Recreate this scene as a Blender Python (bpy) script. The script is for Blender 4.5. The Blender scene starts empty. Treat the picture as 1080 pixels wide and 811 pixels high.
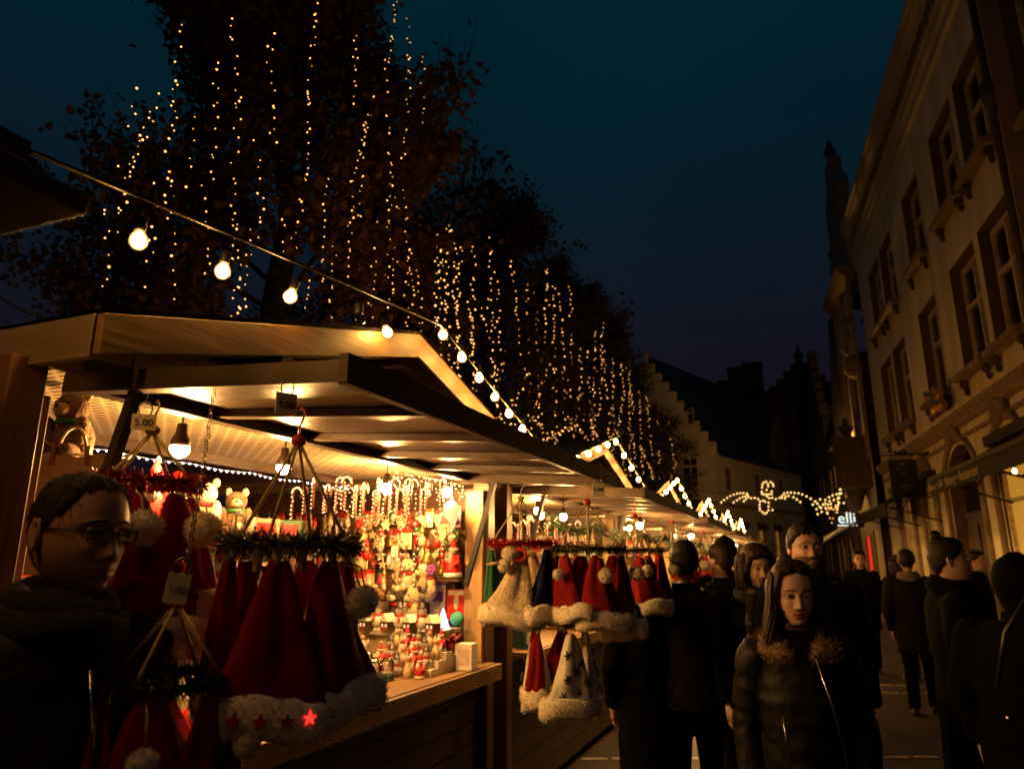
import bpy, bmesh, math, random
from mathutils import Vector, Matrix, Euler
R = math.radians
random.seed(11)
scn = bpy.context.scene
col = scn.collection

# ---------------------------------------------------------------- camera
cam = bpy.data.objects.new('camera', bpy.data.cameras.new('camera'))
col.objects.link(cam)
CAM = Vector((0, 0, 1.6))
cam.location = CAM
cam.rotation_euler = (R(104), 0, R(22))
cam.data.sensor_width = 36
cam.data.lens = 24.83
cam.data.clip_start = 0.05
cam.data.clip_end = 500
cam.data.dof.use_dof = True
cam.data.dof.focus_distance = 2.5
cam.data.dof.aperture_fstop = 3.1
scn.camera = cam

# ---------------------------------------------------------------- dusk sky
world = bpy.data.worlds.new('World')
scn.world = world
world.use_nodes = True
nt = world.node_tree
for n in list(nt.nodes): nt.nodes.remove(n)
wo = nt.nodes.new('ShaderNodeOutputWorld')
bg = nt.nodes.new('ShaderNodeBackground')
sky = nt.nodes.new('ShaderNodeTexSky')
sky.sky_type = 'NISHITA'
sky.sun_disc = False
sky.sun_elevation = R(-4.5)
sky.sun_rotation = R(200)
mul = nt.nodes.new('ShaderNodeMix'); mul.data_type = 'RGBA'; mul.blend_type = 'MULTIPLY'
mul.inputs[0].default_value = 1.0
mul.inputs[7].default_value = (0.0, 0.55, 0.55, 1)
tc = nt.nodes.new('ShaderNodeTexCoord')
sx = nt.nodes.new('ShaderNodeSeparateXYZ')
rmp = nt.nodes.new('ShaderNodeValToRGB')
rmp.color_ramp.elements[0].position = 0.0
rmp.color_ramp.elements[0].color = (0.0068, 0.0036, 0.0056, 1)
rmp.color_ramp.elements[1].position = 0.75
rmp.color_ramp.elements[1].color = (0.0007, 0.0165, 0.0275, 1)
for p_, c_ in ((0.20, (0.0080, 0.0054, 0.0105, 1)), (0.36, (0.0046, 0.0080, 0.0150, 1)), (0.55, (0.0014, 0.0120, 0.0200, 1))):
    e = rmp.color_ramp.elements.new(p_); e.color = c_
add = nt.nodes.new('ShaderNodeMix'); add.data_type = 'RGBA'; add.blend_type = 'ADD'
add.inputs[0].default_value = 1.0
L = nt.links.new
L(tc.outputs['Generated'], sx.inputs[0]); L(sx.outputs['Z'], rmp.inputs[0])
L(sky.outputs[0], mul.inputs[6])
sc_ = nt.nodes.new('ShaderNodeMix'); sc_.data_type = 'RGBA'; sc_.blend_type = 'MULTIPLY'; sc_.inputs[0].default_value = 1.0
sc_.inputs[7].default_value = (0.02, 0.02, 0.02, 1)
L(mul.outputs[2], sc_.inputs[6])
L(sc_.outputs[2], add.inputs[6]); L(rmp.outputs[0], add.inputs[7])
cl = nt.nodes.new('ShaderNodeTexNoise'); cl.inputs['Scale'].default_value = 2.2; cl.inputs['Detail'].default_value = 5
cr = nt.nodes.new('ShaderNodeMapRange'); cr.inputs[1].default_value = .3; cr.inputs[2].default_value = .7; cr.inputs[3].default_value = .82; cr.inputs[4].default_value = 1.14
cm_ = nt.nodes.new('ShaderNodeMix'); cm_.data_type = 'RGBA'; cm_.blend_type = 'MULTIPLY'; cm_.inputs[0].default_value = 1
L(tc.outputs['Generated'], cl.inputs['Vector']); L(cl.outputs[0], cr.inputs[0]); L(add.outputs[2], cm_.inputs[6]); L(cr.outputs[0], cm_.inputs[7])
L(cm_.outputs[2], bg.inputs[0])
bg.inputs[1].default_value = 1.0
L(bg.outputs[0], wo.inputs[0])

scn.view_settings.view_transform = 'Standard'
scn.view_settings.look = 'None'
scn.view_settings.exposure = 0
scn.view_settings.gamma = 1
cy = scn.cycles
cy.use_denoising = True
cy.max_bounces = 5
cy.diffuse_bounces = 2
cy.glossy_bounces = 2
cy.transmission_bounces = 3
cy.transparent_max_bounces = 6
cy.sample_clamp_indirect = 3
cy.use_adaptive_sampling = True
cy.adaptive_threshold = 0.015
cy.caustics_reflective = False
cy.caustics_refractive = False

# ---------------------------------------------------------------- materials
MATS = {}
def mat(name, c, rough=0.6, c2=None, scale=12.0, stretch=(1, 1, 1), bump=0.0, bscale=None, metal=0.0, sheen=0.0, spec=0.5, detail=4, contrast=(0.35, 0.65), trans=0.0):
    m = bpy.data.materials.new(name); m.use_nodes = True
    t = m.node_tree; b = t.nodes['Principled BSDF']
    b.inputs['Roughness'].default_value = rough
    b.inputs['Metallic'].default_value = metal
    b.inputs['Specular IOR Level'].default_value = spec
    if sheen: b.inputs['Sheen Weight'].default_value = sheen
    co = t.nodes.new('ShaderNodeTexCoord'); mp = t.nodes.new('ShaderNodeMapping')
    mp.inputs['Scale'].default_value = stretch
    t.links.new(co.outputs['Object'], mp.inputs[0])
    nz = t.nodes.new('ShaderNodeTexNoise'); nz.inputs['Scale'].default_value = scale; nz.inputs['Detail'].default_value = detail
    t.links.new(mp.outputs[0], nz.inputs['Vector'])
    rp = t.nodes.new('ShaderNodeValToRGB')
    if c2 is None: c2 = tuple(v * 0.75 for v in c)
    rp.color_ramp.elements[0].position = contrast[0]; rp.color_ramp.elements[1].position = contrast[1]
    rp.color_ramp.elements[0].color = (*c2, 1); rp.color_ramp.elements[1].color = (*c, 1)
    t.links.new(nz.outputs[0], rp.inputs[0]); t.links.new(rp.outputs[0], b.inputs['Base Color'])
    if bump:
        n2 = t.nodes.new('ShaderNodeTexNoise'); n2.inputs['Scale'].default_value = bscale or scale * 3; n2.inputs['Detail'].default_value = 5
        t.links.new(mp.outputs[0], n2.inputs['Vector'])
        bp = t.nodes.new('ShaderNodeBump'); bp.inputs['Strength'].default_value = bump; bp.inputs['Distance'].default_value = 0.01
        t.links.new(n2.outputs[0], bp.inputs['Height']); t.links.new(bp.outputs[0], b.inputs['Normal'])
    if trans:
        tr = t.nodes.new('ShaderNodeBsdfTranslucent'); t.links.new(rp.outputs[0], tr.inputs[0])
        mx = t.nodes.new('ShaderNodeMixShader'); mx.inputs[0].default_value = trans
        o = t.nodes['Material Output']
        t.links.new(b.outputs[0], mx.inputs[1]); t.links.new(tr.outputs[0], mx.inputs[2]); t.links.new(mx.outputs[0], o.inputs[0])
    MATS[name] = m
    return m

def emit(name, c, s, sample=True):
    m = bpy.data.materials.new(name); m.use_nodes = True
    t = m.node_tree; b = t.nodes['Principled BSDF']
    b.inputs['Base Color'].default_value = (0.1, 0.08, 0.05, 1)
    b.inputs['Emission Color'].default_value = (*c, 1)
    b.inputs['Emission Strength'].default_value = s
    m.cycles.emission_sampling = 'FRONT' if sample else 'NONE'
    MATS[name] = m
    return m

def knots(st, axis, m):
    t = m.node_tree; b = t.nodes['Principled BSDF']
    co = [n for n in t.nodes if n.type == 'TEX_COORD'][0]
    mp = t.nodes.new('ShaderNodeMapping'); s = [7.0] * 3; s[axis] = 3.2; mp.inputs['Scale'].default_value = s
    vo = t.nodes.new('ShaderNodeTexVoronoi'); vo.inputs['Scale'].default_value = 1.0
    rp = t.nodes.new('ShaderNodeValToRGB'); rp.color_ramp.elements[0].position = .04; rp.color_ramp.elements[1].position = .13
    rp.color_ramp.elements[0].color = (.22, .15, .10, 1); rp.color_ramp.elements[1].color = (1, 1, 1, 1)
    n2 = t.nodes.new('ShaderNodeTexNoise'); n2.inputs['Scale'].default_value = 1.7; n2.inputs['Detail'].default_value = 3
    r2 = t.nodes.new('ShaderNodeValToRGB'); r2.color_ramp.elements[0].position = .32; r2.color_ramp.elements[1].position = .62
    r2.color_ramp.elements[0].color = (.52, .47, .42, 1); r2.color_ramp.elements[1].color = (1, 1, 1, 1)
    x1 = t.nodes.new('ShaderNodeMix'); x1.data_type = 'RGBA'; x1.blend_type = 'MULTIPLY'; x1.inputs[0].default_value = 1
    x2 = t.nodes.new('ShaderNodeMix'); x2.data_type = 'RGBA'; x2.blend_type = 'MULTIPLY'; x2.inputs[0].default_value = 1
    src = b.inputs['Base Color'].links[0].from_socket
    K = t.links.new
    K(co.outputs['Object'], mp.inputs[0]); K(mp.outputs[0], vo.inputs['Vector']); K(vo.outputs['Distance'], rp.inputs[0])
    K(co.outputs['Object'], n2.inputs['Vector']); K(n2.outputs[0], r2.inputs[0])
    K(src, x1.inputs[6]); K(rp.outputs[0], x1.inputs[7]); K(x1.outputs[2], x2.inputs[6]); K(r2.outputs[0], x2.inputs[7]); K(x2.outputs[2], b.inputs['Base Color'])
    return m
def wood(name, c, c2, rough=0.55, axis=1, bump=0.15, spec=0.5):
    st = [14, 14, 14]; st[axis] = 0.9
    return knots(st, axis, mat(name, c, rough, c2, 3.0, tuple(st), bump, 5.0, spec=spec, detail=8, contrast=(0.3, 0.7)))

W_PINE = wood('pine_wood', (0.30, 0.175, 0.068), (0.15, 0.08, 0.03))
W_RAKE = wood('amber_pine', (0.17, 0.095, 0.036), (0.085, 0.045, 0.017))
W_PINEX = wood('pine_wood_across', (0.26, 0.15, 0.06), (0.14, 0.075, 0.028), axis=0)
W_GREY = wood('weathered_pine', (0.17, 0.125, 0.07), (0.09, 0.06, 0.034), axis=0)
W_DARK = wood('dark_stained_wood', (0.075, 0.033, 0.016), (0.035, 0.016, 0.009), 0.45)
W_DARKV = wood('dark_stained_post', (0.12, 0.058, 0.026), (0.06, 0.028, 0.014), 0.5, axis=2)
W_JAMB = wood('pine_jamb', (0.50, 0.33, 0.15), (0.36, 0.22, 0.09), 0.5, axis=2)
W_FLAP = wood('lacquered_flap', (0.06, 0.029, 0.012), (0.028, 0.014, 0.007), 0.3, axis=0, bump=0.7, spec=0.5)
STEEL = mat('brown_steel', (0.035, 0.025, 0.017), 0.42, (0.07, 0.05, 0.035), 8, metal=0.6, bump=0.05)
STEEL_EDGE = mat('dark_steel', (0.055, 0.034, 0.018), 0.5, (0.03, 0.019, 0.011), 9, metal=0.4)
CHROME = mat('bright_metal', (0.55, 0.5, 0.42), 0.25, (0.4, 0.36, 0.3), 20, metal=1.0)
BLACK = mat('black_paint', (0.014, 0.013, 0.013), 0.4, (0.009, 0.009, 0.009), 10)
RUBBER = mat('black_rubber', (0.02, 0.019, 0.018), 0.6)
ROOFT = mat('roof_felt', (0.03, 0.027, 0.025), 0.8, (0.018, 0.016, 0.015), 14, bump=0.3)
def lattice_mat():
    m = mat('lattice_sheet', (0.72, 0.6, 0.42), 0.6)
    t = m.node_tree; b = t.nodes['Principled BSDF']
    co = [n for n in t.nodes if n.type == 'MAPPING'][0]
    br = t.nodes.new('ShaderNodeTexBrick')
    br.inputs['Scale'].default_value = 1.0
    br.inputs['Brick Width'].default_value = 0.075; br.inputs['Row Height'].default_value = 0.034
    br.inputs['Mortar Size'].default_value = 0.011; br.inputs['Mortar Smooth'].default_value = 0.3
    br.inputs['Color1'].default_value = (0.03, 0.016, 0.006, 1); br.inputs['Color2'].default_value = (0.10, 0.055, 0.022, 1)
    br.inputs['Mortar'].default_value = (0.55, 0.46, 0.31, 1)
    t.links.new(co.outputs[0], br.inputs['Vector']); t.links.new(br.outputs[0], b.inputs['Base Color'])
    return m
LATT = lattice_mat()
WHITE = mat('white_paint', (0.75, 0.72, 0.66), 0.55, (0.66, 0.62, 0.55), 8)
CLOTHW = mat('white_cloth', (0.72, 0.66, 0.55), 0.85, (0.6, 0.54, 0.43), 20, bump=0.3)
CARD = mat('price_card', (0.62, 0.55, 0.38), 0.6, (0.52, 0.45, 0.3), 6)
INK = mat('black_ink', (0.01, 0.01, 0.01), 0.6)
REDV = mat('red_velvet', (0.21, 0.005, 0.006), 0.85, (0.11, 0.002, 0.003), 7, bump=0.35, bscale=60, spec=0.15)
REDB = mat('bright_red', (0.55, 0.02, 0.015), 0.45, (0.42, 0.012, 0.01), 8)
GREENV = mat('green_velvet', (0.012, 0.11, 0.025), 0.8, (0.006, 0.05, 0.012), 9, bump=0.35, spec=0.15)
NAVYV = mat('navy_velvet', (0.008, 0.012, 0.06), 0.8, (0.004, 0.006, 0.03), 9, bump=0.35, spec=0.15)
FUR = mat('white_fur', (0.82, 0.72, 0.55), 0.95, (0.64, 0.54, 0.39), 45, bump=0.5, bscale=90)
FURG = mat('cream_plush', (0.60, 0.48, 0.31), 0.95, (0.44, 0.34, 0.2), 40, bump=0.9, bscale=80)
BROWNP = mat('brown_plush', (0.16, 0.085, 0.04), 0.95, (0.09, 0.045, 0.02), 40, bump=0.9, bscale=80)
GREYP = mat('dark_plush', (0.05, 0.042, 0.036), 0.95, (0.03, 0.025, 0.02), 40, bump=0.9, bscale=80)
TINSEL_G = mat('green_gold_tinsel', (0.17, 0.13, 0.035), 0.35, (0.03, 0.04, 0.012), 60, metal=0.35)
TINSEL_R = mat('red_tinsel', (0.45, 0.012, 0.014), 0.25, (0.18, 0.005, 0.006), 60, metal=0.55)
TINSEL_Y = mat('gold_tinsel', (0.65, 0.42, 0.13), 0.25, (0.3, 0.18, 0.05), 60, metal=0.7)
TINSEL_D = mat('dark_tinsel', (0.06, 0.045, 0.025), 0.35, (0.02, 0.018, 0.012), 60, metal=0.35)
ROPE = mat('straw_rope', (0.5, 0.36, 0.16), 0.8, (0.36, 0.25, 0.11), 60, bump=0.4)
GOLD = mat('gold_paint', (0.65, 0.4, 0.1), 0.3, (0.5, 0.3, 0.07), 20, metal=0.8)
CREAM = mat('cream_wood', (0.66, 0.52, 0.32), 0.6, (0.54, 0.4, 0.22), 18)
SKINP = mat('painted_skin', (0.62, 0.36, 0.22), 0.5)
GREENP = mat('green_paint', (0.03, 0.17, 0.04), 0.5, (0.015, 0.09, 0.02), 14)
PINE = mat('pine_green', (0.02, 0.06, 0.02), 0.7, (0.01, 0.03, 0.01), 30, bump=0.8)
BROWN = mat('brown_paint', (0.10, 0.05, 0.022), 0.55)
PURPLE = mat('purple_felt', (0.22, 0.04, 0.34), 0.8)
TEAL = mat('teal_felt', (0.05, 0.40, 0.36), 0.7)
BLUEB = mat('blue_print', (0.02, 0.12, 0.25), 0.5)
PEACH = mat('pale_print', (0.66, 0.55, 0.48), 0.5, (0.5, 0.36, 0.34), 30)
TRANSP = None
def glassy(name, c, alpha):
    m = bpy.data.materials.new(name); m.use_nodes = True
    t = m.node_tree; o = t.nodes['Material Output']; t.nodes.remove(t.nodes['Principled BSDF'])
    a = t.nodes.new('ShaderNodeBsdfTransparent'); a.inputs[0].default_value = (*c, 1)
    g = t.nodes.new('ShaderNodeBsdfGlossy'); g.inputs['Roughness'].default_value = 0.05
    fr = t.nodes.new('ShaderNodeFresnel'); fr.inputs[0].default_value = 1.45
    ad = t.nodes.new('ShaderNodeMath'); ad.operation = 'ADD'; ad.inputs[1].default_value = alpha
    x = t.nodes.new('ShaderNodeMixShader')
    t.links.new(fr.outputs[0], ad.inputs[0]); t.links.new(ad.outputs[0], x.inputs[0])
    t.links.new(a.outputs[0], x.inputs[1]); t.links.new(g.outputs[0], x.inputs[2]); t.links.new(x.outputs[0], o.inputs[0])
    return m
LENS = glassy('clear_glass', (0.9, 0.88, 0.85), 0.04)
SPEC = glassy('spectacle_glass', (0.9, 0.9, 0.9), -0.035)
GLOBEG = glassy('globe_glass', (0.92, 0.9, 0.86), 0.12)
# things that give off light
def glow_bulb(name, c, core, rim):
    m = emit(name, c, core); t = m.node_tree; b = t.nodes['Principled BSDF']
    lw = t.nodes.new('ShaderNodeLayerWeight'); lw.inputs[0].default_value = .5
    mr = t.nodes.new('ShaderNodeMapRange'); mr.inputs[1].default_value = .02; mr.inputs[2].default_value = .48; mr.inputs[3].default_value = core; mr.inputs[4].default_value = rim
    mr.interpolation_type = 'SMOOTHSTEP'
    t.links.new(lw.outputs['Facing'], mr.inputs[0]); t.links.new(mr.outputs[0], b.inputs['Emission Strength'])
    return m
E_FEST = glow_bulb('festoon_bulb_glow', (1.0, 0.455, 0.085), 430, 1.15)
E_STALL = emit('stall_bulb_glow', (1.0, 0.50, 0.14), 1700)
E_FAIRY = emit('fairy_light_glow', (1.0, 0.42, 0.10), 4.2, False)
E_LEDW = emit('white_led_glow', (0.9, 0.82, 1.0), 9.0, False)
E_CANE = emit('cane_light_glow', (1.0, 0.52, 0.2), 4.5, False)
E_EAGLE = emit('figure_bulb_glow', (1.0, 0.60, 0.18), 2.4, True)
E_RED = emit('red_led_glow', (1.0, 0.03, 0.02), 2.2, False)
E_BLUE = emit('blue_led_glow', (0.08, 0.2, 1.0), 2.5, False)
E_GREEN = emit('green_led_glow', (0.05, 0.8, 0.12), 1.6, False)
E_ICE = emit('glowing_white_plastic', (0.85, 0.85, 1.0), 1.6, False)
E_LAMPW = emit('glowing_cream_lamp', (1.0, 0.62, 0.25), 1.3, False)
E_ADDED_LANT = emit('added_lantern_glow', (1.0, 0.50, 0.12), 1100)
E_SIGN = emit('sign_letter_glow', (0.85, 0.95, 0.85), 1.3)
E_NEON = emit('red_shop_glow', (1.0, 0.02, 0.02), 0.9)
E_SHOP = emit('lit_shop_window', (1.0, 0.42, 0.045), 0.42)
E_SHOPD = emit('dim_lit_window', (1.0, 0.44, 0.06), 0.17)
E_SHOPP = emit('pale_lit_doorway', (1.0, 0.6, 0.25), 0.25)

# ---------------------------------------------------------------- mesh helpers
class MB:
    def __init__(s): s.v = []; s.f = []; s.m = []; s.sm = []
    def addf(s, idx, mi=0, smooth=False): s.f.append(idx); s.m.append(mi); s.sm.append(smooth)
    def box(s, c, d, rot=None, mi=0):
        o = len(s.v); c = Vector(c)
        M = rot.to_matrix() if isinstance(rot, Euler) else rot
        for x in (-.5, .5):
            for y in (-.5, .5):
                for z in (-.5, .5):
                    p = Vector((x * d[0], y * d[1], z * d[2]))
                    if M is not None: p = M @ p
                    s.v.append(c + p)
        for q in ((0, 1, 3, 2), (4, 6, 7, 5), (0, 4, 5, 1), (2, 3, 7, 6), (0, 2, 6, 4), (1, 5, 7, 3)): s.addf(tuple(o + i for i in q), mi)
        return s
    def bar(s, a, b, w, h, mi=0, up=(0, 0, 1)):
        a = Vector(a); b = Vector(b); d = b - a
        y = d.normalized(); u = Vector(up); x = y.cross(u)
        if x.length < 1e-4: x = Vector((1, 0, 0))
        x.normalize(); z = x.cross(y)
        M = Matrix((x, y, z)).transposed()
        return s.box((a + b) / 2, (w, d.length, h), M, mi)
    def grid(s, rows, mi=0, close=True, smooth=True, cap0=False, cap1=False, mif=None):
        o = len(s.v); n = len(rows[0])
        for r in rows: s.v.extend(Vector(p) for p in r)
        for i in range(len(rows) - 1):
            for j in range(n if close else n - 1):
                k = (j + 1) % n
                q = (o + i * n + j, o + i * n + k, o + (i + 1) * n + k, o + (i + 1) * n + j)
                s.addf(q, mi if mif is None else mif(i, j), smooth)
        if cap0: s.addf(tuple(o + j for j in range(n))[::-1], mi)
        if cap1: s.addf(tuple(o + (len(rows) - 1) * n + j for j in range(n)), mi)
        return s
    def tube(s, pts, r, n=6, mi=0, cap=True, smooth=True, flat=1.0):
        pts = [Vector(p) for p in pts]; rows = []
        prev = None
        for i, p in enumerate(pts):
            t = (pts[min(i + 1, len(pts) - 1)] - pts[max(i - 1, 0)])
            if t.length < 1e-9: t = Vector((0, 0, 1))
            t.normalize()
            if prev is None:
                a = t.cross(Vector((0, 0, 1)))
                if a.length < 0.05: a = t.cross(Vector((1, 0, 0)))
            else:
                a = prev - t * prev.dot(t)
            a.normalize(); prev = a; b = t.cross(a)
            rr = r[i] if isinstance(r, (list, tuple)) else r
            rows.append([p + (a * math.cos(2 * math.pi * j / n) + b * math.sin(2 * math.pi * j / n) * flat) * rr for j in range(n)])
        return s.grid(rows, mi, True, smooth, cap, cap)
    def lathe(s, prof, c=(0, 0, 0), n=12, mi=0, M=None, smooth=True, cap=True, mif=None):
        c = Vector(c); rows = []
        for r, z in prof:
            row = []
            for j in range(n):
                a = 2 * math.pi * j / n
                p = Vector((r * math.cos(a), r * math.sin(a), z))
                if M is not None: p = M @ p
                row.append(c + p)
            rows.append(row)
        return s.grid(rows, mi, True, smooth, cap, cap, mif)
    def ell(s, c, r, n=10, m=7, mi=0, M=None, noise=0.0):
        if not isinstance(r, (tuple, list)): r = (r, r, r)
        c = Vector(c); rows = []
        for i in range(m + 1):
            t = math.pi * min(max(i / m, 0.02), 0.98); row = []
            for j in range(n):
                a = 2 * math.pi * j / n
                k = 1 + (random.uniform(-noise, noise) if noise else 0)
                p = Vector((r[0] * math.sin(t) * math.cos(a), r[1] * math.sin(t) * math.sin(a), r[2] * math.cos(t))) * k
                if M is not None: p = M @ p
                row.append(c + p)
            rows.append(row)
        return s.grid(rows[::-1], mi, True, True, True, True)
    def prism(s, pts2, th, M=None, mi=0):
        """outline in local XZ, extruded along Y by th, placed with 4x4 M"""
        o = len(s.v); n = len(pts2)
        for y in (-th / 2, th / 2):
            for x, z in pts2:
                p = Vector((x, y, z)); s.v.append(M @ p if M is not None else p)
        s.addf(tuple(o + i for i in range(n)), mi); s.addf(tuple(o + n + i for i in range(n))[::-1], mi)
        for i in range(n):
            k = (i + 1) % n
            s.addf((o + i, o + n + i, o + n + k, o + k), mi)
        return s
    def ico(s, c, r, mi=0, smooth=True):
        o = len(s.v); c = Vector(c)
        for p in ICO_V: s.v.append(c + p * r)
        for f in ICO_F: s.addf(tuple(o + i for i in f), mi, smooth)
        return s
    def quad(s, pts, mi=0, smooth=False):
        o = len(s.v); s.v.extend(Vector(p) for p in pts); s.addf(tuple(range(o, o + len(pts))), mi, smooth); return s
    def spikes(s, pts, dirs, l, w, mi=0):
        """short tapered strands: one thin triangle per point"""
        for p, d in zip(pts, dirs):
            p = Vector(p); d = Vector(d)
            d = (d + Vector((random.gauss(0, .5), random.gauss(0, .5), random.gauss(0, .5)))).normalized()
            a = d.cross(Vector((random.gauss(0, 1), random.gauss(0, 1), random.gauss(0, 1))))
            if a.length < 1e-3: continue
            a.normalize(); ll = l * random.uniform(.6, 1.3)
            s.quad((p - a * w / 2, p + a * w / 2, p + d * ll), mi)
        return s
    def build(s, name, mats, parent=None, mods=None, loc=None):
        me = bpy.data.meshes.new(name)
        me.from_pydata([tuple(p) for p in s.v], [], s.f)
        if not isinstance(mats, (list, tuple)): mats = [mats]
        for m in mats: me.materials.append(m)
        me.polygons.foreach_set('material_index', s.m)
        me.polygons.foreach_set('use_smooth', s.sm)
        me.update()
        o = bpy.data.objects.new(name, me); col.objects.link(o)
        if parent is not None: o.parent = parent
        if loc is not None: o.location = loc
        return o
_b = bmesh.new(); bmesh.ops.create_icosphere(_b, subdivisions=1, radius=1.0)
ICO_V = [v.co.copy() for v in _b.verts]; ICO_F = [tuple(v.index for v in f.verts) for f in _b.faces]; _b.free()

def tag(o, label=None, cat=None, group=None, kind=None):
    if label: o['label'] = label
    if cat: o['category'] = cat
    if group: o['group'] = group
    if kind: o['kind'] = kind
    return o
def empty(name, loc=(0, 0, 0), rz=0.0, label=None, cat=None, group=None):
    o = bpy.data.objects.new(name, None); col.objects.link(o)
    o.location = loc; o.rotation_euler = (0, 0, rz); o.empty_display_size = 0.1
    return tag(o, label, cat, group)
def kids(o): return [c for c in KID.get(o.name, [])]
KID = {}
def copy_tree(o, loc=None, rz=None, label=None, group=None):
    ch = [c for c in bpy.data.objects if c.parent == o] if o.name not in KID else KID[o.name]
    KID[o.name] = ch
    c = o.copy(); col.objects.link(c)
    for k in ch:
        d = copy_tree(k); d.parent = c
    if loc is not None: c.location = loc
    if rz is not None: c.rotation_euler = (c.rotation_euler[0], c.rotation_euler[1], rz)
    if label: c['label'] = label
    if group: c['group'] = group
    return c
def bevel(o, w=0.004, seg=2):
    m = o.modifiers.new('bevel', 'BEVEL'); m.width = w; m.segments = seg; m.limit_method = 'ANGLE'; return o
def text(name, s, size, m, parent, loc, rot, ext=0.001, align='CENTER'):
    cu = bpy.data.curves.new(name, 'FONT'); cu.body = s; cu.size = size; cu.extrude = ext
    cu.align_x = align; cu.align_y = 'CENTER'; cu.materials.append(m); cu.resolution_u = 3
    f = bpy.data.objects.new('temp_text', cu); col.objects.link(f)
    me = bpy.data.meshes.new_from_object(f.evaluated_get(bpy.context.evaluated_depsgraph_get()))
    bpy.data.objects.remove(f)
    if not me.materials: me.materials.append(m)
    o = bpy.data.objects.new(name, me); col.objects.link(o); o.parent = parent
    o.location = loc; o.rotation_euler = rot
    return o
# direction through a photograph pixel, for placing things at a known distance
def ray(px, py):
    f = 745.0; r = px - 540; v = 405.5 - py
    fw = f * math.cos(R(14)) - v * math.sin(R(14)); up = v * math.cos(R(14)) + f * math.sin(R(14))
    return Vector((r * math.cos(R(22)) - fw * math.sin(R(22)), fw * math.cos(R(22)) + r * math.sin(R(22)), up))
def at_x(px, py, x): d = ray(px, py); return CAM + d * (x / d.x)
def at_y(px, py, y): d = ray(px, py); return CAM + d * (y / d.y)
# ================================================================ ground
def paving_mat():
    m = mat('street_bricks', (0.05, 0.032, 0.022), 0.55)
    t = m.node_tree; b = t.nodes['Principled BSDF']
    co = [n for n in t.nodes if n.type == 'TEX_COORD'][0]
    mp = t.nodes.new('ShaderNodeMapping'); mp.inputs['Rotation'].default_value = (0, 0, R(48))
    t.links.new(co.outputs['Object'], mp.inputs[0])
    br = t.nodes.new('ShaderNodeTexBrick'); br.inputs['Scale'].default_value = 1
    br.inputs['Brick Width'].default_value = 0.2; br.inputs['Row Height'].default_value = 0.085
    br.inputs['Mortar Size'].default_value = 0.008
    br.inputs['Color1'].default_value = (0.045, 0.027, 0.018, 1); br.inputs['Color2'].default_value = (0.024, 0.016, 0.012, 1)
    br.inputs['Mortar'].default_value = (0.012, 0.01, 0.009, 1)
    t.links.new(mp.outputs[0], br.inputs['Vector']); 
    nz = t.nodes.new('ShaderNodeTexNoise'); nz.inputs['Scale'].default_value = 1.3; t.links.new(co.outputs['Object'], nz.inputs[0])
    mx = t.nodes.new('ShaderNodeMix'); mx.data_type = 'RGBA'; mx.blend_type = 'MULTIPLY'; mx.inputs[0].default_value = 0.7
    t.links.new(br.outputs[0], mx.inputs[6]); t.links.new(nz.outputs[0], mx.inputs[7])
    t.links.new(mx.outputs[2], b.inputs['Base Color'])
    n2 = t.nodes.new('ShaderNodeTexNoise'); n2.inputs['Scale'].default_value = 30; t.links.new(co.outputs['Object'], n2.inputs[0])
    sb = t.nodes.new('ShaderNodeMath'); sb.operation = 'SUBTRACT'
    t.links.new(n2.outputs[0], sb.inputs[0]); t.links.new(br.outputs['Fac'], sb.inputs[1])
    bp = t.nodes.new('ShaderNodeBump'); bp.inputs['Strength'].default_value = 0.8; bp.inputs['Distance'].default_value = 0.012
    t.links.new(sb.outputs[0], bp.inputs['Height']); t.links.new(bp.outputs[0], b.inputs['Normal'])
    return m
PAVE = paving_mat()
m = MB(); m.quad([(-90, -30, 0), (90, -30, 0), (90, 160, 0), (-90, 160, 0)])
tag(m.build('ground', PAVE), kind='structure')
SETT = mat('pale_setts', (0.52, 0.44, 0.33), 0.7, (0.3, 0.25, 0.18), 9)
def sett_line(a, b, name):
    m = MB(); a = Vector(a); b = Vector(b); n = int((b - a).length / 0.24)
    d = (b - a) / n; w = Vector((-d.y, d.x, 0)).normalized()
    for i in range(n):
        p = a + d * (i + .5) + w * random.uniform(-.006, .006)
        q = d * .42; h = w * random.uniform(.024, .034)
        m.quad([p - q - h, p + q - h, p + q + h, p - q + h])
    for i in range(len(m.v)): m.v[i].z = 0.004
    tag(m.build(name, SETT), kind='structure')
sett_line((-2.6, 5.9, 0), (0.9, 7.4, 0), 'paving_line')
sett_line((0.0, 10.9, 0), (2.6, 11.7, 0), 'paving_line')
sett_line((0.0, 10.3, 0), (2.6, 11.1, 0), 'paving_line')
sett_line((-.95, 7.2, 0), (-.6, 20, 0), 'paving_line')

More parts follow.
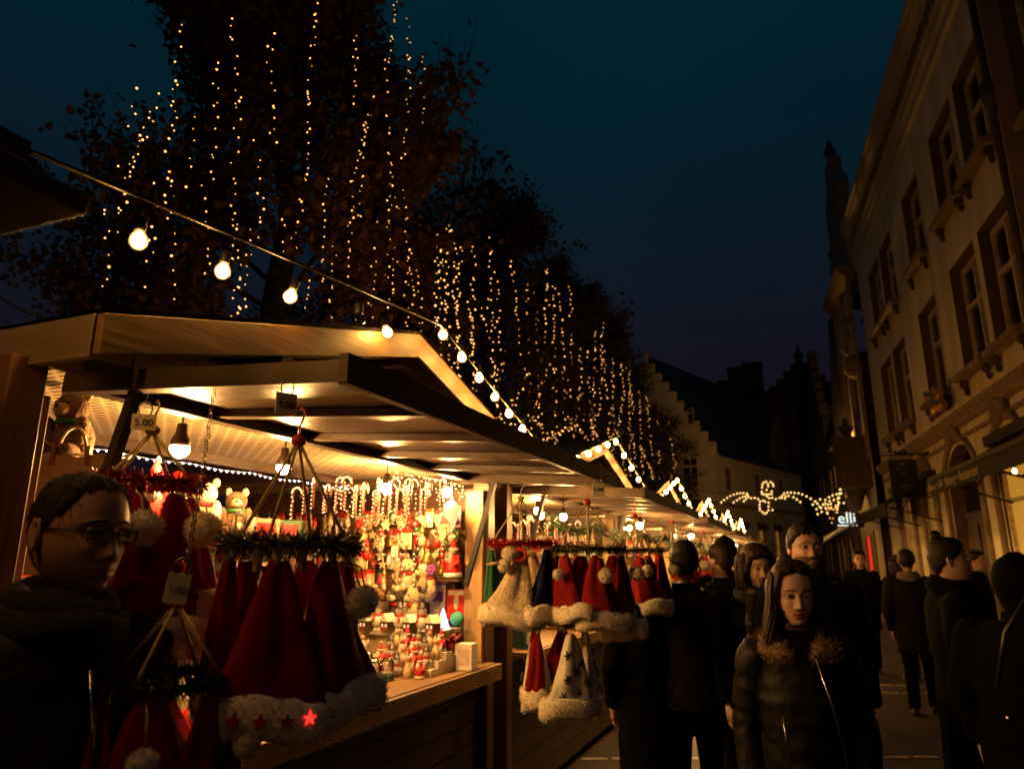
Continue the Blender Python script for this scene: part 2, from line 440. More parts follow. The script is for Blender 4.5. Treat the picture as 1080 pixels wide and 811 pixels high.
# ================================================================ market stalls
SX = -1.9
PEG = mat('brown_hook_panel', (.13, .07, .03), .8, (.08, .042, .018), 9)
def planks(m, x0, x1, y0, y1, z0, z1, n, gap=0.006, along='z'):
    h = (z1 - z0) / n
    for i in range(n):
        m.box(((x0 + x1) / 2, (y0 + y1) / 2, z0 + h * (i + .5)), (abs(x1 - x0), abs(y1 - y0), h - gap))
def make_stall():
    s = empty('market_stall', (SX, 0, 0))
    m = MB(); planks(m, -.03, 0, -1.4, 1.4, .06, .93, 7); m.build('front_panel', W_DARK, s)
    m = MB(); m.box((-.36, 0, .985), (.92, 2.84, .035)); bevel(m.build('countertop', W_PINE, s), .004)
    m = MB(); m.box((.125, 0, .955), (.03, 2.86, .09)); bevel(m.build('counter_edge', W_PINE, s), .004)
    for y in (-1.58, 1.46):
        m = MB(); m.box((-.005, y, 1.06), (.11, .10, 2.12)); bevel(m.build('corner_post', W_DARKV, s), .004)
        m = MB(); m.box((-.03, y - (.075 if y > 0 else -.06), 1.52), (.12, .045, 1.03)); bevel(m.build('jamb', W_JAMB, s), .003)
        m = MB(); planks(m, -2.15, -.06, y - .015, y + .015, .05, 2.06, 14); m.build('side_wall', W_DARK, s)
        m = MB(); m.box((-.62, y - .032 * (1 if y > 0 else -1), 1.46), (1.0, .008, .92)); m.build('hook_panel', PEG, s)
    m = MB(); planks(m, -2.2, -2.17, -1.46, 1.46, .05, 1.55, 10); m.build('back_wall', W_DARK, s)
    m = MB()
    m.box((-.5, 0, 2.155), (.98, 2.82, .012)); m.build('lattice_ceiling', LATT, s)
    m = MB(); m.box((-1.0, 0, 2.13), (.05, 2.85, .06)); m.box((-.02, 0, 2.14), (.07, 2.82, .07)); m.build('ceiling_beam', W_DARK, s)
    # flap raised over the counter
    m = MB()
    a = Vector((.03, 0, 2.085)); b = Vector((.93, 0, 2.025))
    for x0, x1 in ((0.02, .98),):
        p0 = a.lerp(b, x0); p1 = a.lerp(b, x1)
        m.bar((p0.x, -.15, p0.z + .035), (p1.x, -.15, p1.z + .035), 2.5, .018)
    m.build('flap', W_FLAP, s)
    m = MB()
    for y in (-1.42, 1.12): m.bar((a.x - .04, y, a.z + .005), (b.x, y, b.z + .005), .05, .055)
    m.bar((a.x, -1.42, a.z + .004), (a.x, 1.12, a.z + .004), .05, .04); m.build('flap_frame', STEEL, s)
    m = MB(); m.bar((b.x + .012, -1.447, b.z + .01), (b.x + .012, 1.147, b.z + .01), .028, .075); bevel(m.build('flap_edge', STEEL_EDGE, s), .003)
    for i in range(4):
        y = -.91 + i * .51
        m = MB(); m.bar((a.x, y, a.z + .012), (b.x - .03, y, b.z + .012), .045, .03); bevel(m.build('flap_rib', W_DARK, s), .003)
    for y in (-1.41, 1.06):
        m = MB(); m.bar((.24, y, 2.05), (.065, y, 1.46), .028, .028); m.build('prop_bar', BLACK, s)
    # pitched roof, gable to the street
    zr, ze, hy, x0, x1 = 2.62, 2.20, 1.56, -2.45, .30
    for sg in (-1, 1):
        m = MB(); th = .03
        n = 11
        for i in range(n):
            ya, yb = hy * i / n, hy * (i + 1) / n - .006
            za, zb = zr - (zr - ze) * ya / hy, zr - (zr - ze) * yb / hy
            p = [(x0, sg * ya, za), (x1 - .02, sg * ya, za), (x1 - .02, sg * yb, zb), (x0, sg * yb, zb)]
            m.quad(p); m.quad([(q[0], q[1], q[2] - .025) for q in p[::-1]])
        m.build('roof_board', W_PINEX, s)
        m = MB(); p = [(x0, 0, zr + .02), (x1 + .01, 0, zr + .02), (x1 + .01, sg * (hy + .02), ze + .02), (x0, sg * (hy + .02), ze + .02)]
        m.quad(p); m.quad([(q[0], q[1], q[2] + .006) for q in p]); m.build('roof_felt', ROOFT, s)
        sl = math.atan2(zr - ze, hy)
        m = MB(); q = [(0, zr + .012), (sg * (hy + .03), ze + .008), (sg * (hy + .03), ze - .10), (0, zr - .10)]
        o = len(m.v)
        for x in (x1 - .012, x1 + .014): m.v += [Vector((x, y, z)) for y, z in q]
        for f in ((0, 1, 2, 3), (7, 6, 5, 4), (0, 4, 5, 1), (1, 5, 6, 2), (2, 6, 7, 3), (3, 7, 4, 0)): m.addf(f)
        bevel(m.build('rake_board', W_RAKE, s), .003)
        m = MB(); m.box(((x0 + x1) / 2 - .02, sg * (hy + .015), ze - .045), (x1 - x0 - .01, .028, .115)); bevel(m.build('eave_board', W_GREY, s), .003)
        for xx in (.19,):
            m = MB(); m.bar((xx, sg * .02, zr - .075), (xx, sg * hy, ze - .055), .05, .05); m.build('rafter', W_PINE, s)
    m = MB(); m.box(((x0 + x1) / 2 - .03, 0, zr - .085), (x1 - x0 - .08, .06, .10)); m.build('ridge_beam', W_PINEX, s)
    for sg in (-1, 1):
        m = MB(); m.box(((x0 + x1) / 2 - .03, sg * .8, 2.33), (x1 - x0 - .08, .055, .085)); m.build('roof_beam', W_DARK, s)
    m = MB()
    for i in range(12):
        ya, yb = -1.5 + i * .25 + .003, -1.5 + (i + 1) * .25 - .003
        za, zb = [zr - .03 - (zr - ze) * abs(y) / hy for y in (ya, yb)]
        for x in (-.005, .015): m.v += [Vector((x, ya, 2.12)), Vector((x, yb, 2.12)), Vector((x, yb, zb)), Vector((x, ya, za))]
        o = len(m.v) - 8
        for f in ((0, 3, 2, 1), (4, 5, 6, 7), (0, 1, 5, 4), (1, 2, 6, 5), (3, 7, 6, 2), (0, 4, 7, 3)): m.addf(tuple(o + k for k in f))
    m.build('gable_board', W_PINE, s)
    return s
stall = make_stall()
YC = [2.77 + 3.35 * k for k in range(-1, 6)]
SL = ['dark flat roofed market stall whose raised flap corner juts in before the sky',
      'large timber market stall in front with pine gable roof and raised flap over ornaments',
      'second timber market stall from the front, candy cane lights glowing under its flap',
      'third timber market stall along the street, behind the man seen from the back',
      'fourth timber market stall along the street with a lit gable',
      'fifth timber market stall along the street, small and bright',
      'sixth and farthest timber market stall at the end of the row']
stalls = []
for k, y in sorted(enumerate(YC), key=lambda q: q[0] != 1):
    o = stall if k == 1 else copy_tree(stall)
    o.location = (SX, y, 0)
    if k == 0:
        o.location = (SX + .17, -.592, 0)
        for c in [c for c in bpy.data.objects if c.parent == o and c.name.split('.')[0] in ('roof_board', 'roof_felt', 'rake_board', 'eave_board', 'rafter', 'ridge_beam', 'roof_beam', 'gable_board', 'ceiling_beam', 'lattice_ceiling', 'flap_edge', 'flap_frame', 'flap_rib', 'flap')]: bpy.data.objects.remove(c)
        m = MB(); m.box((.49, -.15, 2.02), (.94, 2.55, .026)); bevel(m.build('flap', W_DARK, o), .004)
        m = MB(); m.box((-1.5, -.45, 2.13), (1.6, 2.0, .04)); bevel(m.build('flat_roof', W_DARK, o), .004)
    tag(o, SL[k], 'market stall', 'market stalls in a row along the street')
    stalls.append(o)
stalls[0], stalls[1] = stalls[1], stalls[0]
Y1, Y2 = YC[1], YC[2]

# ---------------------------------------------------------------- festoon lights
def bulb_parts(parent, p, r=.0245, down=(0, 0, -1), m_=None):
    d = Vector(down).normalized(); p = Vector(p)
    q = Vector((0, 0, 1)).rotation_difference(-d).to_matrix()
    m = MB(); m.lathe([(.002, -r * 1.0), (r * .55, -r * .86), (r * .92, -r * .4), (r, 0), (r * .9, r * .45), (r * .6, r * .95), (r * .45, r * 1.25)], (0, 0, 0), 10, 0, q)
    b = m.build('bulb', m_ or E_FEST, parent, loc=p)
    m = MB(); m.lathe([(r * .5, r * 1.1), (r * .62, r * 1.25), (r * .62, r * 2.5), (r * .3, r * 2.8)], (0, 0, 0), 8, 0, q); s = m.build('socket', RUBBER, b)
    return b
BULB0 = None
def festoon(name, path, bulbs, label, group='festoon lights strung along the stall roofs', cable_r=.0065):
    t = empty(name, path[0], 0, label, 'festoon lights', group)
    o = Vector(path[0])
    m = MB(); m.tube([Vector(p) - o for p in path], cable_r, 6); m.build('cable', BLACK, t)
    global BULB0
    for p in bulbs:
        p = Vector(p) - o - Vector((0, 0, .026 * 2.6))
        if BULB0 is None:
            BULB0 = bulb_parts(t, p)
        else:
            c = copy_tree(BULB0, p); c.parent = t
            c.rotation_euler = (random.uniform(-.3, .3), random.uniform(-.3, .3), random.uniform(0, 6))
    return t
def sag(a, b, n, d):
    a = Vector(a); b = Vector(b)
    return [a.lerp(b, i / n) - Vector((0, 0, d * 4 * (i / n) * (1 - i / n))) for i in range(n + 1)]
FX = -1.48
ap = (FX, Y1, 2.665)
FX0 = -1.56
p1 = sag((4.2, -2.2, 3.6), (FX0, -1.6, 2.75), 12, .15) + sag((FX0, -1.6, 2.75), (FX0, .86, 2.50), 8, .05)[1:] + sag((FX0, .86, 2.50), ap, 10, -.005)[1:] + sag(ap, (FX, Y1 + 1.62, 2.235), 12, .0)[1:]
bl = [(FX0 + .03 * max(0, y - 1.6), y - .01, z + .072) for y, z in ((1.235, 2.415), (1.53, 2.445), (1.83, 2.47), (2.12, 2.475), (2.42, 2.52))]
bl[3] = None
bulbs = [b for b in bl if b]
bulbs += [(FX0, y, 2.52 + (.86 - y) * .06) for y in (.62, .32, .02, -.28, -.6, -1.0, -1.4)]
q_ = sag((4.2, -2.2, 3.6), (FX0, -1.6, 2.75), 12, .15)
bulbs += [tuple(p) for p in q_[1:-1:4]]  # unseen bulbs over the street behind the camera, added for front light
for i in range(8):
    y = .03 + i * .205
    bulbs.append((FX, Y1 + y, 2.665 - .42 / 1.56 * y + .035))
f1 = festoon('festoon_lights', p1, bulbs, 'festoon cable with warm bulbs hanging free on the left, then down the front gable')
m = MB(); m.box((0, 0, 0), (.035, .10, .05)); m.box((0, .05, -.02), (.02, .05, .03)); m.box((0, -.04, -.03), (.045, .03, .03))
c = m.build('cable_connector', RUBBER, f1); c.location = Vector((FX0, .86, 2.495)) - f1.location
m = MB(); m.lathe([(.002, -.024), (.015, -.02), (.026, 0), (.022, .012), (.012, .028)], (0, 0, 0), 10); db = m.build('unlit_bulb', LENS, f1); db.location = Vector((FX, 2.12, 2.475)) - f1.location
m = MB(); m.lathe([(.014, .026), (.016, .03), (.016, .065), (.008, .07)], (0, 0, 0), 8); m.build('socket', RUBBER, db)
fl = ['festoon bulbs outlining both slopes of the second gable', 'festoon bulbs outlining the third gable from the front',
      'festoon bulbs outlining the fourth gable from the front', 'festoon bulbs outlining the fifth, small gable', 'festoon bulbs on the farthest gable of the row']
for k in range(2, 7):
    yc = YC[k]
    path = sag((FX, yc - 1.62, 2.235), (FX, yc, 2.665), 6, 0) + sag((FX, yc, 2.665), (FX, yc + 1.62, 2.235), 6, 0)[1:]
    bs = []
    for i in range(-5, 6):
        y = i * .30 + .02
        bs.append((FX, yc + y, 2.665 - .42 / 1.56 * abs(y) + .035))
    festoon('festoon_lights', path, bs, fl[k - 2])
# flap and eave bulbs hung by the far stalls
# ================================================================ lamps inside the stalls
def stall_bulb(p, r=.032, label=None, shade=False, cord=.12):
    p = Vector(p)
    t = empty('stall_lamp', p, 0, label, 'bulb lamp', 'bare bulbs under the stall flaps')
    m = MB(); m.lathe([(.003, -r), (r * .6, -r * .8), (r * .95, -r * .3), (r, 0), (r * .88, r * .45), (r * .55, r * .95)], (0, 0, 0), 12); m.build('bulb', E_STALL, t)
    m = MB()
    if shade: m.lathe([(r * 1.05, r * .2), (r * .95, r * .9), (r * .6, r * 1.6), (r * .5, r * 2.6), (r * .2, r * 2.7)], (0, 0, 0), 12)
    else: m.lathe([(r * .75, r * .7), (r * .62, r * 1.0), (r * .55, r * 2.4), (r * .2, r * 2.6)], (0, 0, 0), 10)
    m.build('lamp_socket', STEEL_EDGE, t)
    m = MB(); m.tube([(0, 0, r * 2.5), (0.004, 0, r * 2.5 + cord)], .004, 5); m.build('cord', BLACK, t)
    return t
b0 = stall_bulb((-2.02, 1.86, 1.985), .034, 'bare bulb with grey socket hanging left of the thin chain', True)
stall_bulb((-2.05, 2.45, 1.99), .032, 'bulb in dark shade behind the straw cords of the big hat ring', True)
stall_bulb((-2.18, 3.49, 2.0), .033, 'bare bulb glaring above the row of candy cane lights')
stall_bulb((-2.02, 3.93, 2.01), .030, 'bare bulb tucked under the flap beside the right corner jamb')
for k, sl in ((2, 'second'), (3, 'third'), (4, 'fourth'), (5, 'fifth'), (6, 'sixth')):
    y = YC[k]
    if k == 2:
        stall_bulb((-1.55, y - 1.32, 1.90), .024, 'small bulb beside the cords of the red tinsel hat ring', cord=.1)
    stall_bulb((-2.02, y - .55, 2.0), .032, f'bare bulb under the flap at the near end of the {sl} stall')
    stall_bulb((-2.3, y + .3, 2.02), .034, f'bare bulb near the middle of the {sl} stall ceiling')
    stall_bulb((-1.45, y + .75, 1.93), .032, f'bare bulb hanging under the flap at the far end of the {sl} stall')

# ================================================================ hats on rings
def fur_band(rows, n_strand, l, w, mi=1, m=None):
    pass
def hat_mesh(h=.36, wb=.115, db=.05, seed=0, lean=.02, kind='santa'):
    """a cone hat hung by its tip; local z = 0 at the clip, brim at -h. returns cone MB, trim MB"""
    rnd = random.Random(seed); n = 28; rows = []
    ph = rnd.uniform(0, 6); k1 = rnd.choice((3, 4, 5))
    for i in range(13):
        t = i / 12; z = -h * .80 * t
        w = .018 + (wb * .95 - .018) * t ** .85; d = .012 + (db - .012) * t
        row = []
        for j in range(n):
            a = 2 * math.pi * j / n
            f = 1 + (.26 * math.sin(k1 * a + ph + t * 1.9) - .34 * max(0, math.sin((k1 + 2) * a + ph * 2 - t * 1.3)) ** 3 + .07 * math.sin(11 * a + ph)) * (1 - .35 * t) + .05 * math.sin(9 * t + 3 * a + ph) * t * (1 - t) * 3
            row.append((w * math.cos(a) * f + lean * t * t, d * math.sin(a) * f, z))
        rows.append(row)
    c = MB(); c.grid(rows, 0, True, True, True, False)
    t = MB(); rows = []
    prof = [(.94, .0), (1.10, .01), (1.17, .05), (1.18, .13), (1.17, .19), (1.09, .225), (.95, .235)]
    for k, (f, dz) in enumerate(prof):
        row = []
        for j in range(40):
            a = 2 * math.pi * j / 40
            nz = 1 + rnd.uniform(-.02, .02)
            wv = .010 * math.sin(3 * a + ph)
            row.append((wb * f * math.cos(a) * nz + lean, (db * f + .006 * (1 < k < 5)) * math.sin(a) * nz, -h * .765 - dz * h + wv + 0.2 * lean * math.cos(a)))
        rows.append(row)
    t.grid(rows, 0, True, True, True, True)
    pts, dirs = [], []
    for _ in range(1700):
        k = rnd.randrange(len(rows) - 1); j = rnd.randrange(40); p = Vector(rows[k][j]).lerp(Vector(rows[k + 1][(j + 1) % 40]), rnd.random())
        pts.append(p); dirs.append(Vector((p.x - lean, p.y * 4, rnd.uniform(-.06, .02))).normalized())
    t.spikes(pts, dirs, .010, .0028)
    return c, t
def pompom(r=.035, n=1100, seed=3):
    rnd = random.Random(seed); m = MB(); m.ell((0, 0, 0), r * .86, 14, 9, noise=.05)
    pts, dirs = [], []
    for _ in range(n):
        d = Vector((rnd.gauss(0, 1), rnd.gauss(0, 1), rnd.gauss(0, 1))).normalized(); pts.append(d * r * .8); dirs.append(d)
    m.spikes(pts, dirs, r * .26, .003); return m
def star_pts(r, n=5, k=.42, ph=90):
    return [((r if i % 2 == 0 else r * k) * math.cos(R(ph + i * 180 / n)), (r if i % 2 == 0 else r * k) * math.sin(R(ph + i * 180 / n))) for i in range(2 * n)]
HATS = {}
def base_hat(kind, seed=0):
    key = (kind, seed)
    if key in HATS: return None
    h, wb, db = {'santa': (.33, .108, .048), 'star': (.345, .112, .05), 'slim': (.32, .062, .045), 'small': (.30, .105, .05), 'long': (.40, .125, .05)}.get(kind, (.36, .115, .05))
    mats = {'white': (FURG, FUR), 'green': (GREENV, FUR), 'navy': (NAVYV, FUR), 'snow': (CLOTHW, FUR)}.get(kind, (REDV, FUR))
    c, t = hat_mesh(h, wb, db, seed, .015 if kind == 'star' else .045 * (-1) ** seed)
    r = empty('santa_hat' if kind not in ('white', 'green', 'navy') else 'novelty_hat')
    c.build('cone', mats[0], r); t.build('fur_trim', mats[1], r)
    if kind == 'star':
        m = MB()
        for i in range(4):
            a = R(-128 + i * 22); x = wb * 1.2 * math.cos(a); y = (db * 1.2 + .010) * math.sin(a)
            M = Matrix.Translation((x, y, -h * .875)) @ Matrix.Rotation(R((90 + math.degrees(a)) * .55), 4, 'Z')
            m.prism(star_pts(.016), .010, M, 0)
        m.build('star', REDB, r)
        m = MB(); a = R(-40); M = Matrix.Translation((wb * 1.2 * math.cos(a), (db * 1.2 + .010) * math.sin(a), -h * .86)) @ Matrix.Rotation(R(28), 4, 'Z')
        m.prism(star_pts(.014), .010, M, 0); m.build('lit_star', E_RED, r)
    if kind == 'snow':
        for (x, z) in ((-.03, -.09), (.03, -.13), (-.045, -.19), (.05, -.21), (.0, -.25), (-.075, -.26), (.0, -.16)):
            w = .018 + (wb - .018) * (min(1, -z / (h * .8))) ** .85; y = -(.012 + (db - .012) * (-z / (h * .8))) * math.sqrt(max(.05, 1 - (x / w) ** 2)) * 1.16 - .003
            m = MB()
            for q in range(3):
                M = Matrix.Translation((x, y, z)) @ Matrix.Rotation(R(60 * q + 10), 4, 'Y')
                m.prism([(-.021, -.0028), (.021, -.0028), (.021, .0028), (-.021, .0028)], .004, M)
            m.build('snowflake_print', INK, r)
    if kind in ('santa', 'long', 'small'):
        m = MB(); m.tube([(0, 0, 0), (.02, -.05, -.015), (.028, -.066, -.06)], .0025, 5); m.build('cord', ROPE, r)
        p = pompom({'santa': .036, 'long': .046, 'small': .028}[kind], seed=seed); p.build('pompom', FUR, r, loc=(.028, -.07, -.09))
    if kind == 'white':
        p = pompom(.04, seed=seed); p.build('pompom', FUR, r, loc=(-.05, -.06, -.03))
        p = pompom(.034, seed=seed + 1); p.build('pompom', FUR, r, loc=(-.07, -.05, -.085))
        m = MB(); m.lathe([(.010, 0), (.007, .03), (.001, .06)], (0, 0, 0), 8, M=Euler((0, R(-100), 0)).to_matrix()); m.build('nose', SKINP, r, loc=(-.10, -.06, -.075))
        m = MB(); m.tube([(.030 * math.cos(a), -.065, -.03 + .026 * math.sin(a)) for a in [i * .45 for i in range(15)]], .008, 6); m.build('ear_muff', REDB, r)
    HATS[key] = r
    return r
def hat(kind, seed, loc, rz, label, group, scale=1.0):
    r = base_hat(kind, seed)
    if r is None: r = copy_tree(HATS[(kind, seed)])
    r.location = loc; r.rotation_euler = (random.uniform(-.04, .04), random.uniform(-.12, .12), rz); r.scale = (scale,) * 3
    tag(r, label, 'hat', group)
    return r
def tinsel(rad, tube_r, n, l, rnd, flat=1.0):
    m = MB(); pts, dirs = [], []
    m.tube([(rad * math.cos(2 * math.pi * i / 36), rad * math.sin(2 * math.pi * i / 36), 0) for i in range(37)], .008, 5)
    for _ in range(n):
        a = rnd.uniform(0, 2 * math.pi); b = rnd.uniform(0, 2 * math.pi)
        o = Vector((math.cos(a) * math.cos(b), math.sin(a) * math.cos(b), math.sin(b) * flat))
        p = Vector((rad * math.cos(a), rad * math.sin(a), 0)) + o * .006
        pts.append(p); dirs.append(o)
    m.spikes(pts, dirs, tube_r, .0045); return m
RING_G = 'tinsel hat rings hanging from the stall flaps'
def hat_ring(loc, rad, top, tinsel_mat, label, seed=0, n=1500, tube_r=.034, ncord=4, knob=True, a0=0.3):
    """loc is the ring's centre; cords run up to a knob at height top above it"""
    rnd = random.Random(seed)
    t = empty('hat_ring', loc, 0, label, 'hat ring', RING_G)
    tinsel(rad, tube_r, n, 0, rnd).build('tinsel_ring', tinsel_mat, t)
    for i in range(ncord):
        a = a0 + 2 * math.pi * i / ncord
        m = MB(); m.tube([(.004 * math.cos(a), .004 * math.sin(a), top), (rad * math.cos(a), rad * math.sin(a), 0)], .0042, 6); m.build('cord', ROPE, t)
    m = MB(); m.ell((0, 0, top + .008), (.019, .019, .015), 12, 7); m.build('knob', REDB if knob else ROPE, t)
    m = MB(); m.tube([(0, 0, top + .015), (0, 0, top + .045), (.008, 0, top + .06), (.014, 0, top + .075), (.004, 0, top + .09), (-.004, 0, top + .082)], .003, 6); m.build('hook', REDB if knob else CHROME, t)
    return t
def clips(parent, positions):
    for p in positions:
        m = MB(); m.box((0, 0, 0), (.010, .016, .045)); m.build('clothes_peg', W_JAMB, parent, loc=p)
def price_tag(loc, rz, s, label, w=.088, h=.066, string=.05, tilt=0.0):
    t = empty('price_tag', loc, rz, label, 'price tag'); t.rotation_euler = (0, tilt, rz)
    m = MB(); m.box((0, 0, 0), (w, .004, h)); bevel(m.build('card', CARD, t), .0012, 1)
    text('lettering', s, min(h * .62, w * .45), INK, t, (0, -.0042, -.002), (R(90), 0, 0), .0006)
    m = MB(); pts = [(.016 * math.cos(a), 0, h / 2 + .012 + .02 * math.sin(a)) for a in [R(-60 + i * 30) for i in range(11)]]
    m.tube(pts, .0024, 5); m.build('wire_ring', CHROME, t)
    m = MB(); m.tube([(0, 0, h / 2 + .03), (0.002, 0, h / 2 + .03 + string)], .0022, 5); m.build('hanger', CHROME, t)
    return t
def circle_hats(c, rad, kinds, seeds, angles, labels, group, drop=.03, scale=1.0):
    for k, s, a, lb in zip(kinds, seeds, angles, labels):
        p = Vector(c) + Vector((rad * math.cos(R(a)), rad * math.sin(R(a)), -drop))
        hat(k, s, p, R(a + 90), lb, group, scale)

# -- the big ring in front (price 6.00)
C1 = Vector((-1.10, 1.36, 1.635))
rg = hat_ring(C1, .135, .235, TINSEL_G, 'ring of shaggy green and gold tinsel on straw cords under the 6.00 tag', 1, 2600, .040, 4)
price_tag((-1.125, 1.335, 1.965), R(66), '6.00', 'price card reading 6.00 with a red hook above the big hat ring', .055, .055, .03)
g1 = 'red hats pegged to the big green tinsel ring'
circle_hats(C1, .13, ['star', 'santa', 'slim', 'santa', 'slim', 'santa'], [1, 2, 3, 4, 5, 2], [-62, -10, -142, 55, 178, 112],
            ['big red hat with four red stars and one lit star on its fur trim', 'dark red hat with plain fur trim right of the starred hat',
             'narrow folded red hat hanging at the left side of the big tinsel ring', 'red hat at the back right of the big tinsel ring',
             'red hat with fur trim behind the narrow folded one', 'red hat at the far side of the big tinsel ring, half hidden'], g1, .035)
clips(rg, [(.135 * math.cos(R(a)), .135 * math.sin(R(a)), -.035) for a in (-62, -10, -142, 55, -80, -40)])
# -- ring behind the man with glasses (price 5.00)
C0 = Vector((-1.545, 1.33, 1.79))
rg = hat_ring(C0, .125, .13, TINSEL_R, 'ring of glittering red tinsel on straw cords behind the man with glasses', 2, 1900, .030, 4, False)
price_tag((-1.545, 1.30, 1.945), R(40), '5.00', 'price card reading 5.00 hanging under the flap near the black prop bar', .058, .042, .03)
circle_hats(C0, .12, ['long', 'long', 'santa', 'santa', 'long'], [6, 7, 8, 9, 7], [-50, -8, -120, 70, 160],
            ['red hat with large pompom on a cord, nearest on the red tinsel ring', 'dark red hat on the right side of the red tinsel ring beside the chain',
             'red hat with fur trim close behind the head of the man with glasses', 'red hat at the back of the red tinsel ring', 'red hat on the far left of the red tinsel ring'],
            'red hats on the red tinsel ring', .03)
# -- low ring at the left (price 1.00)
C2 = Vector((-1.22, 1.16, 1.365))
rg = hat_ring(C2, .12, .145, TINSEL_D, 'ring of dark tinsel hanging low under the 1.00 tag', 3, 1500, .026, 4, True)
price_tag((-1.19, 1.13, 1.545), R(45), '1.00', 'tilted price card reading 1.00 at the lower end of the long chain', .045, .06, .02, .12)
circle_hats(C2, .115, ['small', 'small', 'small', 'santa', 'small'], [10, 11, 12, 13, 11], [-60, 0, -130, 60, 150],
            ['small red hat on the low dark ring, front one', 'small red hat at the right of the low dark ring', 'small red hat at the left of the low dark ring', 'red hat at the back of the low dark ring', 'small red hat on the far left of the low dark ring'],
            'red hats on the low dark ring', .02)
# long chain that carries the 1.00 tag
ch = empty('hanging_chain', (-1.36, 1.34, 2.03), 0, 'long thin metal chain hanging from the flap down to the 1.00 card', 'chain')
m = MB(); top = Vector((0, 0, 0)); end = Vector((.145, -.17, -.43)); nl = 30
for i in range(nl):
    p = top.lerp(end, (i + .5) / nl) + Vector((0, 0, -.05 * math.sin(math.pi * i / nl)))
    q = Euler((.3, .3, (i % 2) * R(90))).to_matrix()
    m.tube([p + q @ Vector((.0045 * math.cos(a), 0, .0105 * math.sin(a))) for a in [k * math.pi / 4 for k in range(9)]], .0014, 4)
m.build('chain_links', CHROME, ch)
m = MB(); m.tube([(0, 0, .0), (0, .006, .02), (0, 0, .035)], .003, 5); m.build('hook', CHROME, ch)

# -- rings at the far end of the first flap
C3 = Vector((-1.34, 3.44, 1.685))
rg = hat_ring(C3, .155, .22, TINSEL_R, 'ring of red tinsel holding white, green and navy hats beside the corner post', 4, 1800, .03, 4, False)
g3 = 'novelty hats on the far red tinsel ring'
circle_hats(C3, .15, ['white', 'green', 'navy', 'white', 'santa', 'navy'], [1, 2, 3, 4, 9, 3], [-70, -165, -10, 90, 30, 140],
            ['white plush hat with snowman nose, nearest on the far red ring', 'green velvet hat with white trim left of the white plush hat', 'navy blue velvet hat with white trim right of the white plush hat',
             'white plush hat at the back of the far red ring', 'red hat beside the navy hat on the far red ring', 'navy hat at the back of the far red ring'], g3, .03)
C4 = Vector((-.99, 3.46, 1.655))
rg = hat_ring(C4, .165, .22, TINSEL_D, 'ring of dark tinsel with red hats at the far corner of the first flap', 5, 1600, .03, 4, True)
g4 = 'red hats on the dark ring at the far corner'
circle_hats(C4, .16, ['small', 'santa', 'santa', 'long', 'santa', 'santa'], [10, 14, 2, 7, 8, 4], [-120, -60, 0, 60, 120, 180],
            ['short red hat with pompom on the near side of the dark corner ring', 'red hat with wide fur trim at the front of the dark corner ring', 'red hat on the street side of the dark corner ring',
             'red hat at the back of the dark corner ring', 'red hat at the far left of the dark corner ring', 'red hat next to the navy hat on the dark corner ring'], g4, .03)
price_tag((-.93, 3.45, 1.945), R(25), '5.00', 'small price card hanging over the dark corner ring', .06, .06, .03)
C5 = Vector((-1.14, 3.42, 1.30))
rg = hat_ring(C5, .14, .16, TINSEL_Y, 'low ring of gold tinsel with white snowflake hats', 6, 1700, .028, 4, False)
g5 = 'hats on the low gold tinsel ring'
circle_hats(C5, .135, ['snow', 'slim', 'snow', 'santa', 'snow'], [1, 3, 2, 2, 1], [-48, -125, 35, 100, 170],
            ['white hat printed with black snowflakes hanging low on the gold ring', 'narrow hat with fur cuff left of the snowflake hat', 'white snowflake hat on the street side of the gold ring',
             'red hat at the back of the gold ring', 'white snowflake hat at the far left of the gold ring'], g5, .03)
HATS[('slim', 3)] = HATS.get(('slim', 3))
# -- more rings further on
for (x, y, z, tm, lb, ks, gl) in ((-.95, 4.35, 1.66, TINSEL_D, 'dark tinsel ring at the near end of the second stall', ['santa', 'santa', 'long', 'santa', 'small'], 'second stall, near ring'),
                              (-.93, 5.6, 1.68, TINSEL_G, 'green tinsel ring with red hats halfway along the second stall', ['santa', 'long', 'santa', 'santa', 'santa'], 'second stall, middle ring'),
                              (-1.0, 8.0, 1.68, TINSEL_G, 'small green tinsel ring with red hats under the third stall flap', ['santa', 'santa', 'long', 'santa'], 'third stall ring')):
    hat_ring((x, y, z), .15, .2, tm, lb, int(y * 10), 1000, .03, 4, True)
    n = len(ks)
    sd = {'santa': 2, 'long': 7, 'small': 10}
    circle_hats((x, y, z), .145, ks, [sd[q] for q in ks], [-70 + 360 * i / n for i in range(n)],
                [f'red hat with fur trim hanging from the {" ".join(lb.split()[:3])} of the {gl.split(" stall")[0]} stall'] * n, f'red hats, {gl}', .03)
